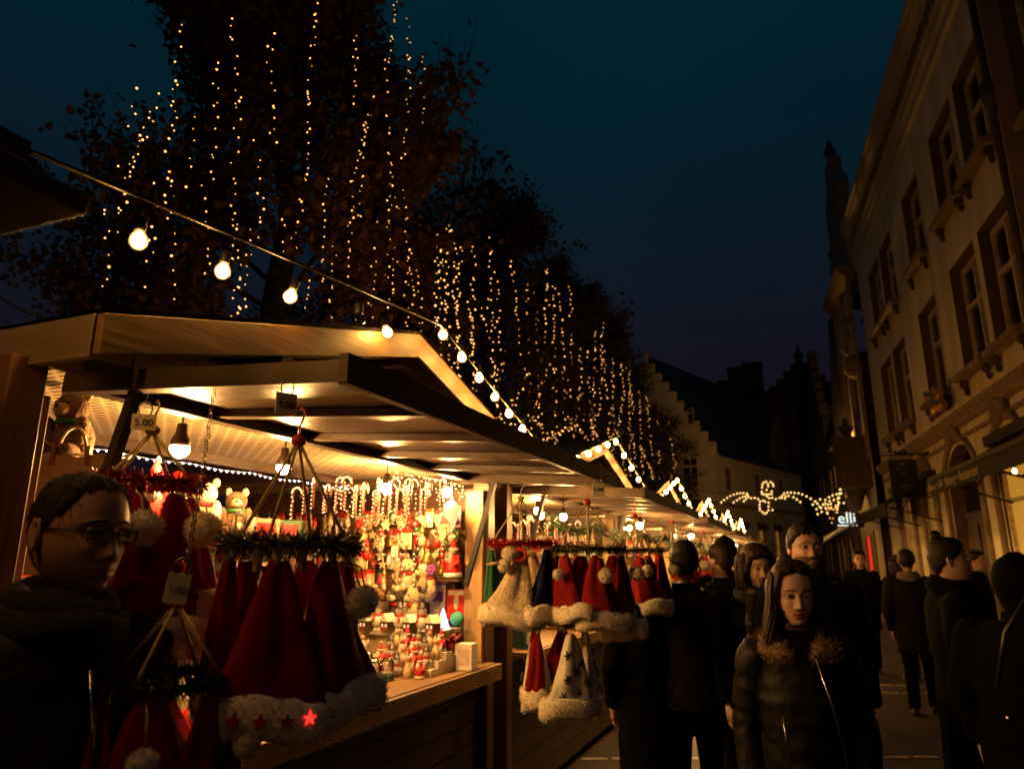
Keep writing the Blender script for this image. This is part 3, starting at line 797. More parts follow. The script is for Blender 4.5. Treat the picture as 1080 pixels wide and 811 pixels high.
# ================================================================ goods
rnd = random.Random(5)
PROTO = {}
CANEB = mat('cane_plastic', (.30, .13, .06), .4, (.22, .05, .03), 30)
def proto(fn):
    """build one of a kind, then copy it for the next ones"""
    def place(loc, rz=0.0, label=None, group=None, scale=1.0, cat=None, **k):
        key = (fn.__name__, tuple(sorted(k.items())))
        if key not in PROTO:
            o = fn(**k); PROTO[key] = o
        else: o = copy_tree(PROTO[key])
        o.location = loc; o.rotation_euler = (0, 0, rz); o.scale = (scale,) * 3
        tag(o, label, None, group)
        if group is None and 'group' in o: del o['group']
        return o
    return place
def T(name, cat): return tag(empty(name), None, cat)
FACE = Matrix.Rotation(R(90), 4, 'X')
@proto
def santa_plaque():
    t = T('santa_plaque', 'ornament')            # faces -Y, hung by z = 0
    m = MB(); m.prism([(.045 * math.cos(a) * (1 - .25 * (math.sin(a) < -.3)), -.10 + (.05 if math.sin(a) > 0 else .085) * math.sin(a)) for a in [i * .2618 for i in range(24)]], .012)
    m.ell((0, -.012, -.125), (.034, .01, .05), 10, 6); m.build('beard', CREAM, t)
    m = MB(); m.ell((0, -.012, -.083), (.028, .01, .024), 10, 6); m.ell((0, -.024, -.088), (.008, .007, .008), 6, 5); m.build('face', SKINP, t)
    m = MB(); m.prism([(-.045, -.068), (.045, -.068), (.03, -.03), (.0, .0), (-.03, -.03)], .02); m.build('cap', REDB, t)
    m = MB(); m.box((0, -.006, -.066), (.098, .018, .018)); m.build('cap_brim', CREAM, t)
    return t
@proto
def candy_cane_light(h=.16):
    t = T('candy_cane_light', 'light')
    pts = [(0, 0, -h), (0, 0, -.03)] + [(.022 - .022 * math.cos(a), 0, -.03 + .026 * math.sin(a)) for a in [R(20 * i) for i in range(1, 10)]] + [(.044, 0, -.055)]
    m = MB(); m.tube(pts, .0075, 7); m.build('cane', CANEB, t)
    m = MB()
    P = [Vector(p) for p in pts]; acc = 0
    for a, b in zip(P[:-1], P[1:]):
        n = max(1, int((b - a).length / .021))
        for i in range(n): m.ico(a.lerp(b, i / n) + Vector((rnd.uniform(-.004, .004), -.009, 0)), .0042)
    m.build('glowing_beads', E_CANE, t)
    return t
@proto
def carded_toy(c=0):
    t = T('carded_toy', 'toy')
    m = MB(); m.box((0, 0, -.075), (.075, .003, .15)); m.build('backing_card', (CREAM, PEACH, CLOTHW)[c % 3], t)
    m = MB(); m.box((0, -.004, -.014), (.076, .004, .028)); m.build('header', (REDB, GREENP, GOLD)[c], t)
    m = MB(); m.ell((0, -.02, -.10), (.022, .018, .036), 9, 6); m.ell((0, -.022, -.062), (.015, .014, .015), 8, 5); m.build('figure', (CREAM, REDB, WHITE)[c % 3], t)
    m = MB(); m.tube([(0, .0, .0), (0, -.0, .015), (0, .04, .018)], .002, 4); m.build('hook', CHROME, t)
    return t
@proto
def heart_ornament(c=0):
    t = T('hanging_heart', 'ornament')
    pts = [(.034 * 16 * math.sin(a) ** 3 / 16, -.05 + .034 * (13 * math.cos(a) - 5 * math.cos(2 * a) - 2 * math.cos(3 * a) - math.cos(4 * a)) / 16) for a in [i * 2 * math.pi / 26 for i in range(26)]]
    m = MB(); m.prism(pts[::-1], .014); bevel(m.build('heart', (CREAM, REDB)[c], t), .003)
    m = MB(); m.tube([(0, 0, -.035), (0, 0, .02)], .0016, 4); m.build('string', ROPE, t)
    m = MB(); m.ell((0, -.01, -.052), (.012, .006, .012), 8, 5); m.build('button', (REDB, CREAM)[c], t)
    return t
@proto
def star_ornament():
    t = T('hanging_star', 'ornament')
    m = MB(); m.prism([(x, z - .06) for x, z in star_pts(.05)], .012); bevel(m.build('star', CREAM, t), .003)
    m = MB(); m.tube([(0, 0, -.012), (0, 0, .03)], .0016, 4); m.build('string', ROPE, t)
    return t
@proto
def ring_wreath():
    t = T('small_wreath', 'wreath')
    m = MB(); m.tube([(.055 * math.cos(a), 0, -.065 + .055 * math.sin(a)) for a in [i * R(20) for i in range(19)]], .014, 8); m.build('wreath_ring', GREENP, t)
    m = MB(); m.tube([(.055 * math.cos(a), .014 * math.cos(6 * a) - .002, -.065 + .055 * math.sin(a) + .014 * math.sin(6 * a)) for a in [i * R(8) for i in range(46)]], .004, 5); m.build('ribbon', CREAM, t)
    m = MB(); m.ell((0, -.004, -.07), (.03, .012, .034), 10, 6); m.build('centre_figure', WHITE, t)
    return t
@proto
def bell_gnome():
    t = T('bell_figure', 'figurine')
    m = MB(); m.lathe([(.04, -.17), (.043, -.16), (.03, -.12), (.024, -.09)], n=12); m.build('bell_skirt', GOLD, t)
    m = MB(); m.ell((0, 0, -.07), (.022, .02, .024), 10, 6); m.build('head', SKINP, t)
    m = MB(); m.lathe([(.026, -.058), (.02, -.03), (.004, .01)], n=10); m.build('cap', REDB, t)
    return t
@proto
def long_gnome(c=0):
    t = T('long_legged_gnome', 'figurine')
    m = MB(); m.lathe([(.030, -.14), (.026, -.10), (.02, -.075)], n=10); m.build('coat', (CREAM, REDB)[c], t)
    m = MB(); m.ell((0, -.004, -.06), (.018, .018, .02), 8, 6); m.build('head', SKINP, t)
    m = MB(); m.lathe([(.021, -.05), (.016, -.025), (.003, .02)], n=10); m.build('cap', (GOLD, REDB)[c], t)
    for sx in (-1, 1):
        m = MB(); m.tube([(sx * .012, 0, -.14), (sx * .013, -.004, -.20), (sx * .013, -.018, -.21)], .006, 6); m.build('leg', CREAM, t)
    return t
@proto
def santa_figurine(s=0):
    t = T('santa_figurine', 'figurine')          # stands on z = 0
    m = MB(); m.lathe([(.034, .008), (.036, .03), (.03, .065), (.018, .088)], n=12); m.build('coat', REDB, t)
    m = MB(); m.lathe([(.037, .0), (.039, .008), (.037, .018)], n=12); m.ell((0, -.022, .076), (.018, .016, .024), 9, 6); m.build('trim_and_beard', WHITE, t)
    m = MB(); m.ell((0, -.004, .1), (.018, .018, .02), 9, 6); m.build('head', SKINP, t)
    m = MB(); m.lathe([(.02, .108), (.015, .13), (.003, .155)], n=10); m.build('cap', REDB, t)
    m = MB(); m.lathe([(.0215, .103), (.023, .109), (.021, .115)], n=10); m.build('cap_trim', WHITE, t)
    m = MB(); m.ell((.004, 0, .158), .008, 7, 5); m.build('bobble', WHITE, t)
    for sx in (-1, 1): m = MB(); m.tube([(sx * .026, 0, .08), (sx * .04, -.012, .055), (sx * .03, -.03, .05)], .008, 6); m.build('sleeve', REDB, t)
    return t
@proto
def snowman_figurine():
    t = T('snowman_figurine', 'figurine')
    m = MB(); m.ell((0, 0, .04), (.036, .034, .042), 12, 8); m.ell((0, 0, .10), (.026, .025, .027), 12, 8); m.build('snow_body', WHITE, t)
    m = MB(); m.lathe([(.034, .118), (.034, .122), (.019, .123), (.018, .15)], n=12); m.build('top_hat', BLACK, t)
    m = MB(); m.tube([(.024 * math.cos(a), .024 * math.sin(a), .075) for a in [i * R(30) for i in range(13)]], .007, 6); m.tube([(.008, -.026, .072), (.014, -.038, .04)], .007, 6); m.build('scarf', REDB, t)
    m = MB(); m.lathe([(.005, 0), (.001, .025)], (0, -.024, .10), 6, M=FACE.to_3x3()); m.build('nose', SKINP, t)
    m = MB(); m.ico((-.009, -.023, .108), .0032); m.ico((.009, -.023, .108), .0032); m.ico((0, -.034, .05), .004); m.ico((0, -.035, .035), .004); m.build('coal_dots', BLACK, t)
    return t
@proto
def snow_globe(c=0):
    t = T('snow_globe', 'snow globe')
    m = MB(); m.lathe([(.042, 0), (.045, .006), (.04, .022), (.034, .036)], n=16); m.build('base', (REDB, BROWN, GREENP)[c], t)
    m = MB(); m.ell((0, 0, .078), (.046, .046, .046), 16, 12); m.build('globe', GLOBEG, t)
    m = MB(); m.lathe([(.016, .04), (.014, .07), (.004, .10)], n=8); m.ell((0, 0, .088), .011, 8, 6); m.lathe([(.034, .037), (.03, .047), (.01, .05)], n=12); m.build('inner_scene', (WHITE, CREAM, WHITE)[c], t)
    m = MB()
    for i in range(9): a = i * R(40); m.ell((.042 * math.cos(a), .042 * math.sin(a), .026), (.011, .011, .009), 6, 4)
    m.build('garland', (PINE, REDB, PINE)[c], t)
    return t
@proto
def angel_figurine():
    t = T('angel_figurine', 'figurine')
    m = MB(); m.lathe([(.024, 0), (.02, .03), (.010, .065)], n=10); m.build('robe', CREAM, t)
    m = MB(); m.ell((0, 0, .078), .013, 8, 6); m.build('head', SKINP, t)
    m = MB()
    for sx in (-1, 1): m.prism([(sx * .004, .05), (sx * .03, .075), (sx * .032, .055), (sx * .012, .03)], .004, Matrix.Translation((0, .012, 0)))
    m.build('wings', WHITE, t)
    return t
@proto
def plush_animal(c=0):
    t = T('plush_animal', 'plush toy')           # seated, faces -Y
    body, ac = ((FURG, GREYP), (BROWNP, FURG), (FUR, REDB), (GREYP, FURG))[c]
    m = MB(); m.ell((0, 0, .075), (.07, .062, .085), 14, 9, noise=.03); m.ell((0, -.025, .185), (.056, .052, .052), 14, 9, noise=.03)
    for sx in (-1, 1):
        m.ell((sx * .062, -.045, .105), (.022, .03, .05), 8, 6); m.ell((sx * .05, -.075, .03), (.026, .05, .028), 8, 6)
    m.build('body', body, t)
    for sx in (-1, 1):
        m = MB(); m.ell((sx * .042, -.01, .235), (.018, .012, .022), 8, 6); m.build('ear', ac if c != 2 else body, t)
    m = MB(); m.ell((0, -.07, .175), (.028, .024, .022), 10, 7); m.build('muzzle', FURG if c != 2 else FUR, t)
    m = MB(); m.ico((0, -.094, .182), .008); m.ico((-.02, -.072, .2), .006); m.ico((.02, -.072, .2), .006); m.build('nose_and_eyes', BLACK, t)
    m = MB(); m.tube([(.045 * math.cos(a), -.012 + .045 * math.sin(a), .138) for a in [i * R(30) for i in range(13)]], .011, 6); m.build('scarf', REDB if c != 1 else GREENP, t)
    return t
@proto
def plush_snowman():
    t = T('plush_snowman', 'plush toy')
    m = MB(); m.ell((0, 0, .08), (.075, .07, .085), 14, 9, noise=.03); m.ell((0, 0, .19), (.056, .053, .055), 14, 9, noise=.03); m.build('body', FUR, t)
    m = MB(); m.lathe([(.058, .215), (.05, .25), (.02, .29), (.003, .30)], n=12); m.build('hat', REDB, t)
    m = MB(); m.tube([(.05 * math.cos(a), .05 * math.sin(a), .143) for a in [i * R(30) for i in range(13)]], .014, 6); m.tube([(.02, -.05, .14), (.035, -.075, .06)], .013, 6); m.build('scarf', REDB, t)
    m = MB(); m.lathe([(.010, 0), (.001, .05)], (0, -.05, .19), 7, M=FACE.to_3x3()); m.build('nose', SKINP, t)
    m = MB()
    for p in ((-.02, -.05, .205), (.02, -.05, .205), (0, -.07, .10), (0, -.068, .07)): m.ico(p, .007)
    m.build('coal_dots', BLACK, t)
    return t
@proto
def lantern():
    t = T('small_lantern', 'lantern')
    m = MB(); m.box((0, 0, .006), (.06, .06, .012)); m.lathe([(.04, .085), (.02, .105), (.008, .112)], n=4); m.tube([(.012 * math.cos(a), 0, .122 + .014 * math.sin(a)) for a in [i * R(30) for i in range(13)]], .0025, 5)
    for x in (-.025, .025):
        for y in (-.025, .025): m.box((x, y, .048), (.006, .006, .08))
    m.build('metal_frame', GREYP, t)
    m = MB(); m.lathe([(.012, .012), (.012, .05), (.002, .056)], n=8); m.build('candle', CREAM, t)
    return t
@proto
def gift_box(c=0, w=.12, d=.08, h=.09):
    t = T('printed_box', 'box')
    m = MB(); m.box((0, 0, h / 2), (w, d, h)); bevel(m.build('carton', (WHITE, REDB, GREENP, BLUEB, CREAM)[c], t), .002)
    m = MB(); m.box((0, -d / 2 - .001, h * .5), (w * .7, .002, h * .6)); m.build('front_picture', (PEACH, CREAM, REDB, CREAM, REDB)[c], t)
    return t
@proto
def potted_flower():
    t = T('potted_poinsettia', 'plant')
    m = MB(); m.lathe([(.024, 0), (.034, .05), (.036, .055)], n=12); m.build('pot', WHITE, t)
    m = MB()
    for i in range(26):
        a = i * 2.4; r = .012 + .034 * (i / 26); d = Vector((math.cos(a), math.sin(a), .5)); p = Vector((0, 0, .085 + .02 * rnd.random()))
        s_ = d.cross(Vector((0, 0, 1))).normalized() * .012
        m.quad([p, p + d * r * .6 + s_, p + d * r * 1.3, p + d * r * .6 - s_])
    m.ell((0, 0, .08), (.03, .03, .025), 9, 6, noise=.15)
    m.build('red_bracts', mat('dark_red_leaf', (.22, .01, .012), .6), t)
    return t
@proto
def house_figurine():
    t = T('village_house', 'figurine')
    m = MB(); m.box((0, 0, .03), (.07, .055, .06)); m.build('wall', BROWN, t)
    m = MB(); m.prism([(-.046, .055), (.046, .055), (0, .10)], .07); m.build('roof', WHITE, t)
    m = MB(); m.box((-.018, -.028, .032), (.014, .003, .018)); m.box((.018, -.028, .032), (.014, .003, .018)); m.build('lit_window', E_LAMPW, t)
    m = MB(); m.box((0, -.028, .015), (.014, .004, .03)); m.build('door', REDB, t)
    return t

# ---------------- the right inner wall of the big stall: goods on hooks, rows and columns
WALLY = Y1 + 1.385
rows = [2.085, 1.93, 1.80, 1.67, 1.54, 1.42, 1.30, 1.19]
plan = ['card1', 'plaque', 'gnome0', 'card0', 'heart0', 'wreath', 'plaque', 'star', 'gnome0', 'bell', 'card2', 'heart0', 'star', 'card0', 'gnome0', 'star', 'heart1']
NM = {'card0': ('cream carded toy with red header', carded_toy, {'c': 0}), 'card1': ('pink card with red toy', carded_toy, {'c': 1}), 'card2': ('white carded toy with gold header', carded_toy, {'c': 2}),
      'plaque': ('wooden santa face ornament', santa_plaque, {}), 'gnome0': ('cream coated long legged gnome', long_gnome, {'c': 0}), 'gnome1': ('red coated long legged gnome', long_gnome, {'c': 1}),
      'heart0': ('cream wooden heart', heart_ornament, {'c': 0}), 'heart1': ('red wooden heart', heart_ornament, {'c': 1}), 'star': ('cream wooden star', star_ornament, {}),
      'wreath': ('small green and cream wreath', ring_wreath, {}), 'bell': ('gold bell santa', bell_gnome, {})}
cnt = {}
for ci in range(27):
    x = -2.06 - ci * .068
    for ri, z in enumerate(rows):
        if ri == 0: continue
        if ci < 4 and ri > 3: continue
        key = plan[(ci * 3 + ri // 2 * 5 + (ri % 2) * (ci % 2)) % len(plan)]
        lb, fn, kw = NM[key]
        yy = WALLY - rnd.uniform(.0, .05) - (.03 if key in ('gnome0', 'gnome1') else 0)
        fn((x + rnd.uniform(-.015, .015), yy, z + rnd.uniform(-.012, .012)), rnd.uniform(-.35, .25), lb + ' among the crowded goods on the inner end wall', lb + 's on the end wall', .78 + rnd.uniform(-.12, .14), **kw)
        if key in ('heart0', 'heart1', 'star'):
            fn((x + rnd.uniform(.03, .05), yy - .03, z - .055), rnd.uniform(-.5, .3), lb + ' among the crowded goods on the inner end wall', lb + 's on the end wall', .66, **kw)
# second curtain of goods hanging nearer, from the beam
for i in range(22):
    x = -2.02 - i * .066
    key = ('plaque', 'card0', 'gnome1', 'card2', 'bell', 'star', 'heart1')[(i * 2) % 7]
    lb, fn, kw = NM[key]
    fn((x, Y1 + 1.16 + rnd.uniform(-.06, .05), 1.86 - .07 * (i % 3)), rnd.uniform(-.6, .1), lb + ' in the front curtain of goods below the candy canes', lb + 's in the front curtain', .8, **kw)
# candy cane lights hung in a row below the ceiling
for i in range(26):
    x = -1.99 - (i % 13) * .068; yy = Y1 + (.72 if i < 13 else 1.02) + rnd.uniform(-.06, .06)
    candy_cane_light((x, yy, 2.085 - rnd.uniform(0, .06)), rnd.uniform(-.8, .8), 'glowing candy cane light hung in the bright row under the ceiling of the big stall', 'candy cane lights in the big stall', 1.0 + rnd.uniform(-.1, .2))
# big glowing ornament and santa by the jamb
t = T('lamp_ornament', 'light'); t.location = (-2.02, Y1 + 1.22, 1.97); t['label'] = 'glowing cream drop shaped lamp hanging beside the pine jamb'
m = MB(); m.lathe([(.004, -.20), (.02, -.17), (.046, -.10), (.052, -.06), (.035, -.02), (.008, .0)], n=14); m.build('glowing_shade', E_LAMPW, t)
m = MB(); m.tube([(0, 0, 0), (0, 0, .12)], .003, 5); m.build('cord', ROPE, t)
santa_figurine((-2.04, Y1 + 1.30, 1.50), -.3, 'tall red santa standing on a ledge beside the pine jamb', None, 1.55)
t = T('wall_ledge', 'shelf'); t.location = (-2.06, Y1 + 1.33, 1.485); t['label'] = 'small dark ledge under the tall red santa'
m = MB(); m.box((0, 0, 0), (.16, .16, .018)); m.build('board', W_DARK, t); m = MB(); m.box((0, .05, -.03), (.02, .06, .05)); m.build('bracket', W_DARK, t)
t = T('print_poster', 'poster'); t.location = (-2.06, WALLY + .01, 1.33); t['label'] = 'small red poster with pale figures on the end wall near the jamb'
m = MB(); m.box((0, 0, 0), (.13, .004, .19)); m.build('sheet', REDB, t); m = MB(); m.ell((.0, -.003, .02), (.02, .003, .05), 8, 6); m.box((0, -.003, .075), (.11, .003, .03)); m.build('printed_figure', CREAM, t)
t = T('print_poster', 'poster'); t.location = (-2.19, WALLY + .008, 1.35); t['label'] = 'pale lilac poster left of the red poster on the end wall'
m = MB(); m.box((0, 0, 0), (.11, .004, .2)); m.build('sheet', PEACH, t); m = MB(); m.box((0, -.003, .03), (.07, .002, .06)); m.build('printed_block', PURPLE, t)
t = T('glowing_tree', 'light'); t.location = (-2.06, Y1 + 1.22, 1.205); t['label'] = 'small white glowing plastic tree before the posters'
m = MB(); m.lathe([(.045, 0), (.028, .04), (.032, .04), (.016, .075), (.02, .075), (.002, .12)], n=10); m.build('glowing_cone', E_ICE, t)
m = MB(); m.lathe([(.03, -.012), (.03, .0)], n=10); m.build('stand', WHITE, t)
t = T('felt_bauble', 'ornament'); t.location = (-1.985, Y1 + 1.26, 1.26); t['label'] = 'teal felt bauble beside the glowing white tree'
m = MB(); m.ell((0, 0, 0), (.045, .035, .042), 12, 8); m.build('ball', TEAL, t); m = MB(); m.tube([(0, 0, .04), (0, 0, .16)], .002, 4); m.build('string', ROPE, t)
for i in range(7):
    t = T('led_chain', 'lights'); x = -2.05 - i * .13; t.location = (x, Y1 + 1.12 + rnd.uniform(-.05, .05), 2.06); tag(t, 'thin hanging chain of warm bead lights among the goods on the end wall', None, 'bead light chains among the goods')
    n_ = rnd.randint(14, 24); pp = [(rnd.gauss(0, .012), rnd.gauss(0, .012), -.03 * j) for j in range(n_)]
    m = MB(); m.tube(pp, .0018, 3, cap=False); m.build('wire', BLACK, t)
    m = MB()
    for p in pp: m.ico(p, .0046)
    tag(m.build('led_beads', E_CANE, t), kind='stuff')
# plush heap on a shelf by the end wall
t = T('display_shelf', 'shelf'); t.location = (-2.38, Y1 + 1.2, 1.2); t['label'] = 'white covered shelf carrying plush toys at the end wall'
m = MB(); m.box((0, 0, -.012), (.74, .34, .024)); m.build('board', CLOTHW, t)
m = MB(); m.box((0, .02, -.105), (.70, .26, .16)); m.build('riser', CREAM, t)
for i, (x, y, z, c, rz, s, lb) in enumerate([(-2.24, 1.22, 1.20, 0, -.6, 1.0, 'cream plush animal with dark ears, front of the heap'), (-2.39, 1.26, 1.20, 3, -.2, 1.0, 'dark grey plush animal in the heap on the white shelf'),
                                             (-2.20, 1.28, 1.36, 0, -.9, .95, 'cream plush animal on top of the heap near the posters'), (-2.36, 1.3, 1.40, 0, .3, .9, 'cream plush animal on top of the heap, left one'),
                                             (-2.52, 1.24, 1.20, 1, -.3, 1.0, 'brown plush animal at the left end of the white shelf')]):
    plush_animal((x, Y1 + y, z), rz, lb, None, s, c=c)
t = T('felt_flower', 'ornament'); t.location = (-2.10, Y1 + 1.12, 1.545); t['label'] = 'small purple felt flower hanging by the plush heap'
m = MB()
for i in range(6): a = i * R(60); m.ell((.02 * math.cos(a), 0, .02 * math.sin(a)), (.016, .008, .016), 7, 5)
m.build('petals', PURPLE, t); m = MB(); m.ell((0, -.008, 0), .009, 7, 5); m.build('centre', GOLD, t)
# counter: stepped display in front of the shelf
for i in range(7):
    snowman_figurine((-2.02 - i * .075, Y1 + 1.02, 1.215), rnd.uniform(-.7, .2), 'small snowman figurine in the front row on the white shelf', 'snowmen on the white shelf', 1.0) if i % 2 else \
    house_figurine((-2.02 - i * .075, Y1 + 1.02, 1.2), -.4, 'tiny snow roofed village house on the white shelf', 'village houses on the white shelf', 1.0)
for r_ in range(2):
    for i in range(8):
        angel_figurine((-2.36 - i * .052 + .01 * r_, Y1 + .82 - r_ * .09, 1.003 + (.09 if r_ == 0 else .0)), rnd.uniform(-.4, .1), 'little cream angel figurine in the double row on the counter', 'angel figurines on the counter', 1.12)
t = T('display_step', 'stand'); t.location = (-2.55, Y1 + .83, 1.003); t['label'] = 'low white step under the back row of angels'
m = MB(); m.box((0, 0, .043), (.46, .09, .086)); m.build('step', CLOTHW, t); m = MB(); m.box((0, -.047, .02), (.44, .004, .03)); m.build('label_strip', CREAM, t)
for i, (x, y, c, s) in enumerate([(-2.03, .42, 0, 1.05), (-2.13, .50, 1, 1.25), (-2.06, .60, 2, .9), (-2.24, .36, 2, 1.1), (-2.0, .22, 1, 1.0)]):
    snow_globe((x, Y1 + y, 1.003), rnd.uniform(-1, 1), ['snow globe with bright red base nearest the counter edge', 'largest snow globe, dark base, behind the red based one', 'smaller green based snow globe beside the santas', 'snow globe with green base set back on the counter', 'brown based snow globe by the hanging starred hat'][i], None, s, c=c)
k_ = 0
for i in range(5):
    for j in range(4):
        x = -1.93 - i * .072 - .012 * (j % 2); y = .72 + j * .085
        z = 1.003 + .035 * j
        q3 = (i * 2 + j) % 3
        (santa_figurine, snowman_figurine, angel_figurine)[q3]((x, Y1 + y, z), rnd.uniform(-.9, .1), ('small red santa figurine', 'white snowman figurine', 'cream angel figurine')[q3] + ' in the crowd on the stepped counter display', ('santas', 'snowmen', 'angels')[q3] + ' on the stepped display', (.78, .78, 1.2)[q3])
for j in range(1, 4):
    t = T('display_step', 'stand'); t.location = (-2.09, Y1 + .72 + j * .085, 1.003); t['label'] = ['low', 'middle height', 'tallest'][j - 1] + ' white step below the crowd of santas on the counter'
    m = MB(); m.box((0, 0, .0175 * j), (.40, .082, .035 * j)); m.build('step', CLOTHW, t); m = MB(); m.box((0, -.043, .012), (.38, .004, .016)); m.build('label_strip', CREAM, t)
potted_flower((-1.93, Y1 + 1.06, 1.003), 0, 'red poinsettia in a white pot near the pine jamb', None, 1.5)
gift_box((-1.845, Y1 + 1.10, 1.003), .1, 'plain white box at the end of the counter beside the jamb', None, 1.0, c=0, w=.10, d=.10, h=.14)
# goods standing further left on the counter and on a back rack, seen between the hats
t = T('display_rack', 'shelf'); t.location = (-3.0, Y1 - .1, 1.0); t['label'] = 'stepped white rack of plush toys and boxes at the back of the big stall'
for q, z in ((0, .02), (.16, .30), (.32, .58)):
    m = MB(); m.box((-q, 0, z), (.20, 2.3, .024)); m.build('shelf_board', CLOTHW, t)
    m = MB(); m.box((-q - .09, 0, z - .12), (.012, 2.3, .24)); m.build('riser', CREAM, t)
LBP = {0: 'cream plush animal with red scarf', 1: 'brown plush animal with green scarf', 2: 'white plush animal with red scarf'}
for row, (q, z) in enumerate(((0, .032), (.16, .312), (.32, .592))):
    for i in range(10):
        y = Y1 - 1.1 + i * .235; x = -3.0 - q
        c = (i * 2 + row) % 5
        if c == 0 or c == 3: plush_snowman((x, y, 1 + z), R(60) + rnd.uniform(-.4, .4), f'white plush snowman with red hat on the {["lower", "middle", "top"][row]} board of the back rack', f'plush snowmen on the {["lower", "middle", "top"][row]} board', .9)
        elif c == 1: plush_animal((x, y, 1 + z), R(60) + rnd.uniform(-.4, .4), f'{LBP[row % 3]} on the {["lower", "middle", "top"][row]} board of the back rack', f'plush animals on the {["lower", "middle", "top"][row]} board', .95, c=row % 3)
        elif c == 2: gift_box((x, y, 1 + z), R(75), f'pale printed box on the {["lower", "middle", "top"][row]} board of the back rack', f'pale boxes on the {["lower", "middle", "top"][row]} board', 1.3, c=0 if row != 1 else 4)
        else: gift_box((x, y, 1 + z), R(80), f'bright printed box on the {["lower", "middle", "top"][row]} board of the back rack', f'bright boxes on the {["lower", "middle", "top"][row]} board', 1.2, c=1 + row)
# toys on rails near the thin chain
plush_snowman((-2.34, 2.16, 1.70), R(40), 'white plush snowman on the upper rail beside the shaded lamp', None, .85)
plush_animal((-2.36, 2.34, 1.70), R(30), 'white plush bear with red scarf on the upper rail behind the chain', None, .95, c=2)
plush_animal((-2.36, 2.52, 1.70), R(45), 'brown plush animal at the far end of the upper rail', None, .85, c=1)
plush_animal((-2.33, 2.28, 1.42), R(35), 'cream plush animal on the lower rail behind the chain', None, 1.0, c=0)
plush_snowman((-2.33, 2.46, 1.42), R(35), 'white plush snowman on the lower rail behind the chain', None, .85)
gift_box((-2.33, 2.10, 1.42), R(60), 'white printed box at the near end of the lower rail', None, 1.5, c=0)
lantern((-2.24, 2.42, 1.71), .4, 'small dark lantern on the upper rail beside the white plush bear', None, .9)
santa_figurine((-2.12, 1.86, 1.715), R(40), 'santa figurine with white beard peeping over the red tinsel ring', None, 1.5)
for z, lb in ((1.69, 'upper'), (1.41, 'lower')):
    t = T('toy_rail', 'rail'); t.location = (-2.33, 2.3, z); t['label'] = lb + ' thin board carrying plush toys behind the long chain'
    m = MB(); m.box((.04, -.04, 0), (.26, .72, .018)); m.build('board', CREAM, t)
    for y in (-.36, .28):
        m = MB(); m.box((-.07, y, -(z - 1.0) / 2), (.03, .03, z - 1.005)); m.build('leg', CREAM, t)
t = T('figure_bracket', 'shelf'); t.location = (-2.12, 1.86, 1.705); t['label'] = 'little bracket shelf under the santa behind the red tinsel ring'
m = MB(); m.box((0, 0, 0), (.14, .14, .016)); m.build('board', CREAM, t); m = MB(); m.box((-.06, 0, -.36), (.02, .03, .70)); m.build('leg', CREAM, t)
for i in range(6):
    y = 1.5 + i * .17
    (santa_figurine if i % 2 else snowman_figurine)((-1.98, y, 1.003), R(50), 'figurine standing at the street edge of the counter behind the hats', 'figurines at the counter edge', 1.3)
for i in range(4):
    gift_box((-2.2, 1.5 + i * .25, 1.003), R(70), ['white box with red print on the counter behind the low ring', 'red box on the counter behind the chain', 'green box on the counter behind the big hats', 'cream box on the counter behind the starred hat'][i], None, 1.5, c=(0, 1, 2, 4)[i])
t = T('box_shelf', 'shelf'); t.location = (-2.78, 3.05, 1.70); t['label'] = 'shelf of pale boxes seen between the cords of the big hat ring'
m = MB(); m.box((0, 0, -.012), (.22, .80, .024)); m.build('board', CREAM, t)
for y in (-.37, .37): m = MB(); m.box((-.06, y, -.35), (.03, .03, .66)); m.build('leg', CREAM, t)
for i, (c, lb) in enumerate(((4, 'cream box with red print'), (0, 'white box with pink print'), (4, 'second cream box'), (2, 'green box with red print'))):
    gift_box((-2.75, 2.76 + i * .19, 1.702), R(72), lb + ' on the shelf seen between the big ring cords', None, 1.35, c=c)
# LED chain along the back edge of the lattice and coloured lamps beyond
t = T('led_chain', 'lights'); t.location = (-1.0 + SX, Y1, 2.09); t['label'] = 'chain of tiny white lights along the back edge of the lattice ceiling'
m = MB(); m.tube([(0, -1.38 + i * .1, -.012 * abs(math.sin(i * .7))) for i in range(28)], .0025, 4); m.build('wire', WHITE, t)
m = MB()
for i in range(64): m.ico((.006, -1.38 + i * .0435, -.012 * abs(math.sin(i * .304)) - .006), .0055)
tag(m.build('led_beads', E_LEDW, t), kind='stuff')
t = T('led_chain', 'lights'); t.location = (-2.0, Y1 + .55, 2.075); t['label'] = 'bright bead light curtain hanging above the goods near the jamb'
m = MB(); m.tube([(-.02 - .0 * i, i * .04, 0) for i in range(22)], .0025, 4); m.build('wire', WHITE, t)
m = MB()
for i in range(22):
    for j in range(rnd.randint(2, 7)): m.ico((-.02 + rnd.uniform(-.02, .02), i * .04 + rnd.uniform(-.01, .01), -.01 - j * .022), .005)
tag(m.build('led_beads', E_CANE, t), kind='stuff')
t = T('coloured_lights', 'lights'); t.location = (-3.85, Y1 + .2, 1.80); t['label'] = 'string of tiny red, blue and green lights in the dark behind the rack'
m = MB(); m.tube([(0, -.2 + i * .08, -.03 * math.sin(i)) for i in range(16)], .003, 4); m.build('wire', BLACK, t)
for mm_, off in ((E_BLUE, 0), (E_RED, 1), (E_GREEN, 2)):
    for i in range(5): m = MB(); m.ico((.02, -.18 + (i * 3 + off) * .08, -.03 * math.sin(i * 3 + off) - .01), .011); m.build('bulb', mm_, t)
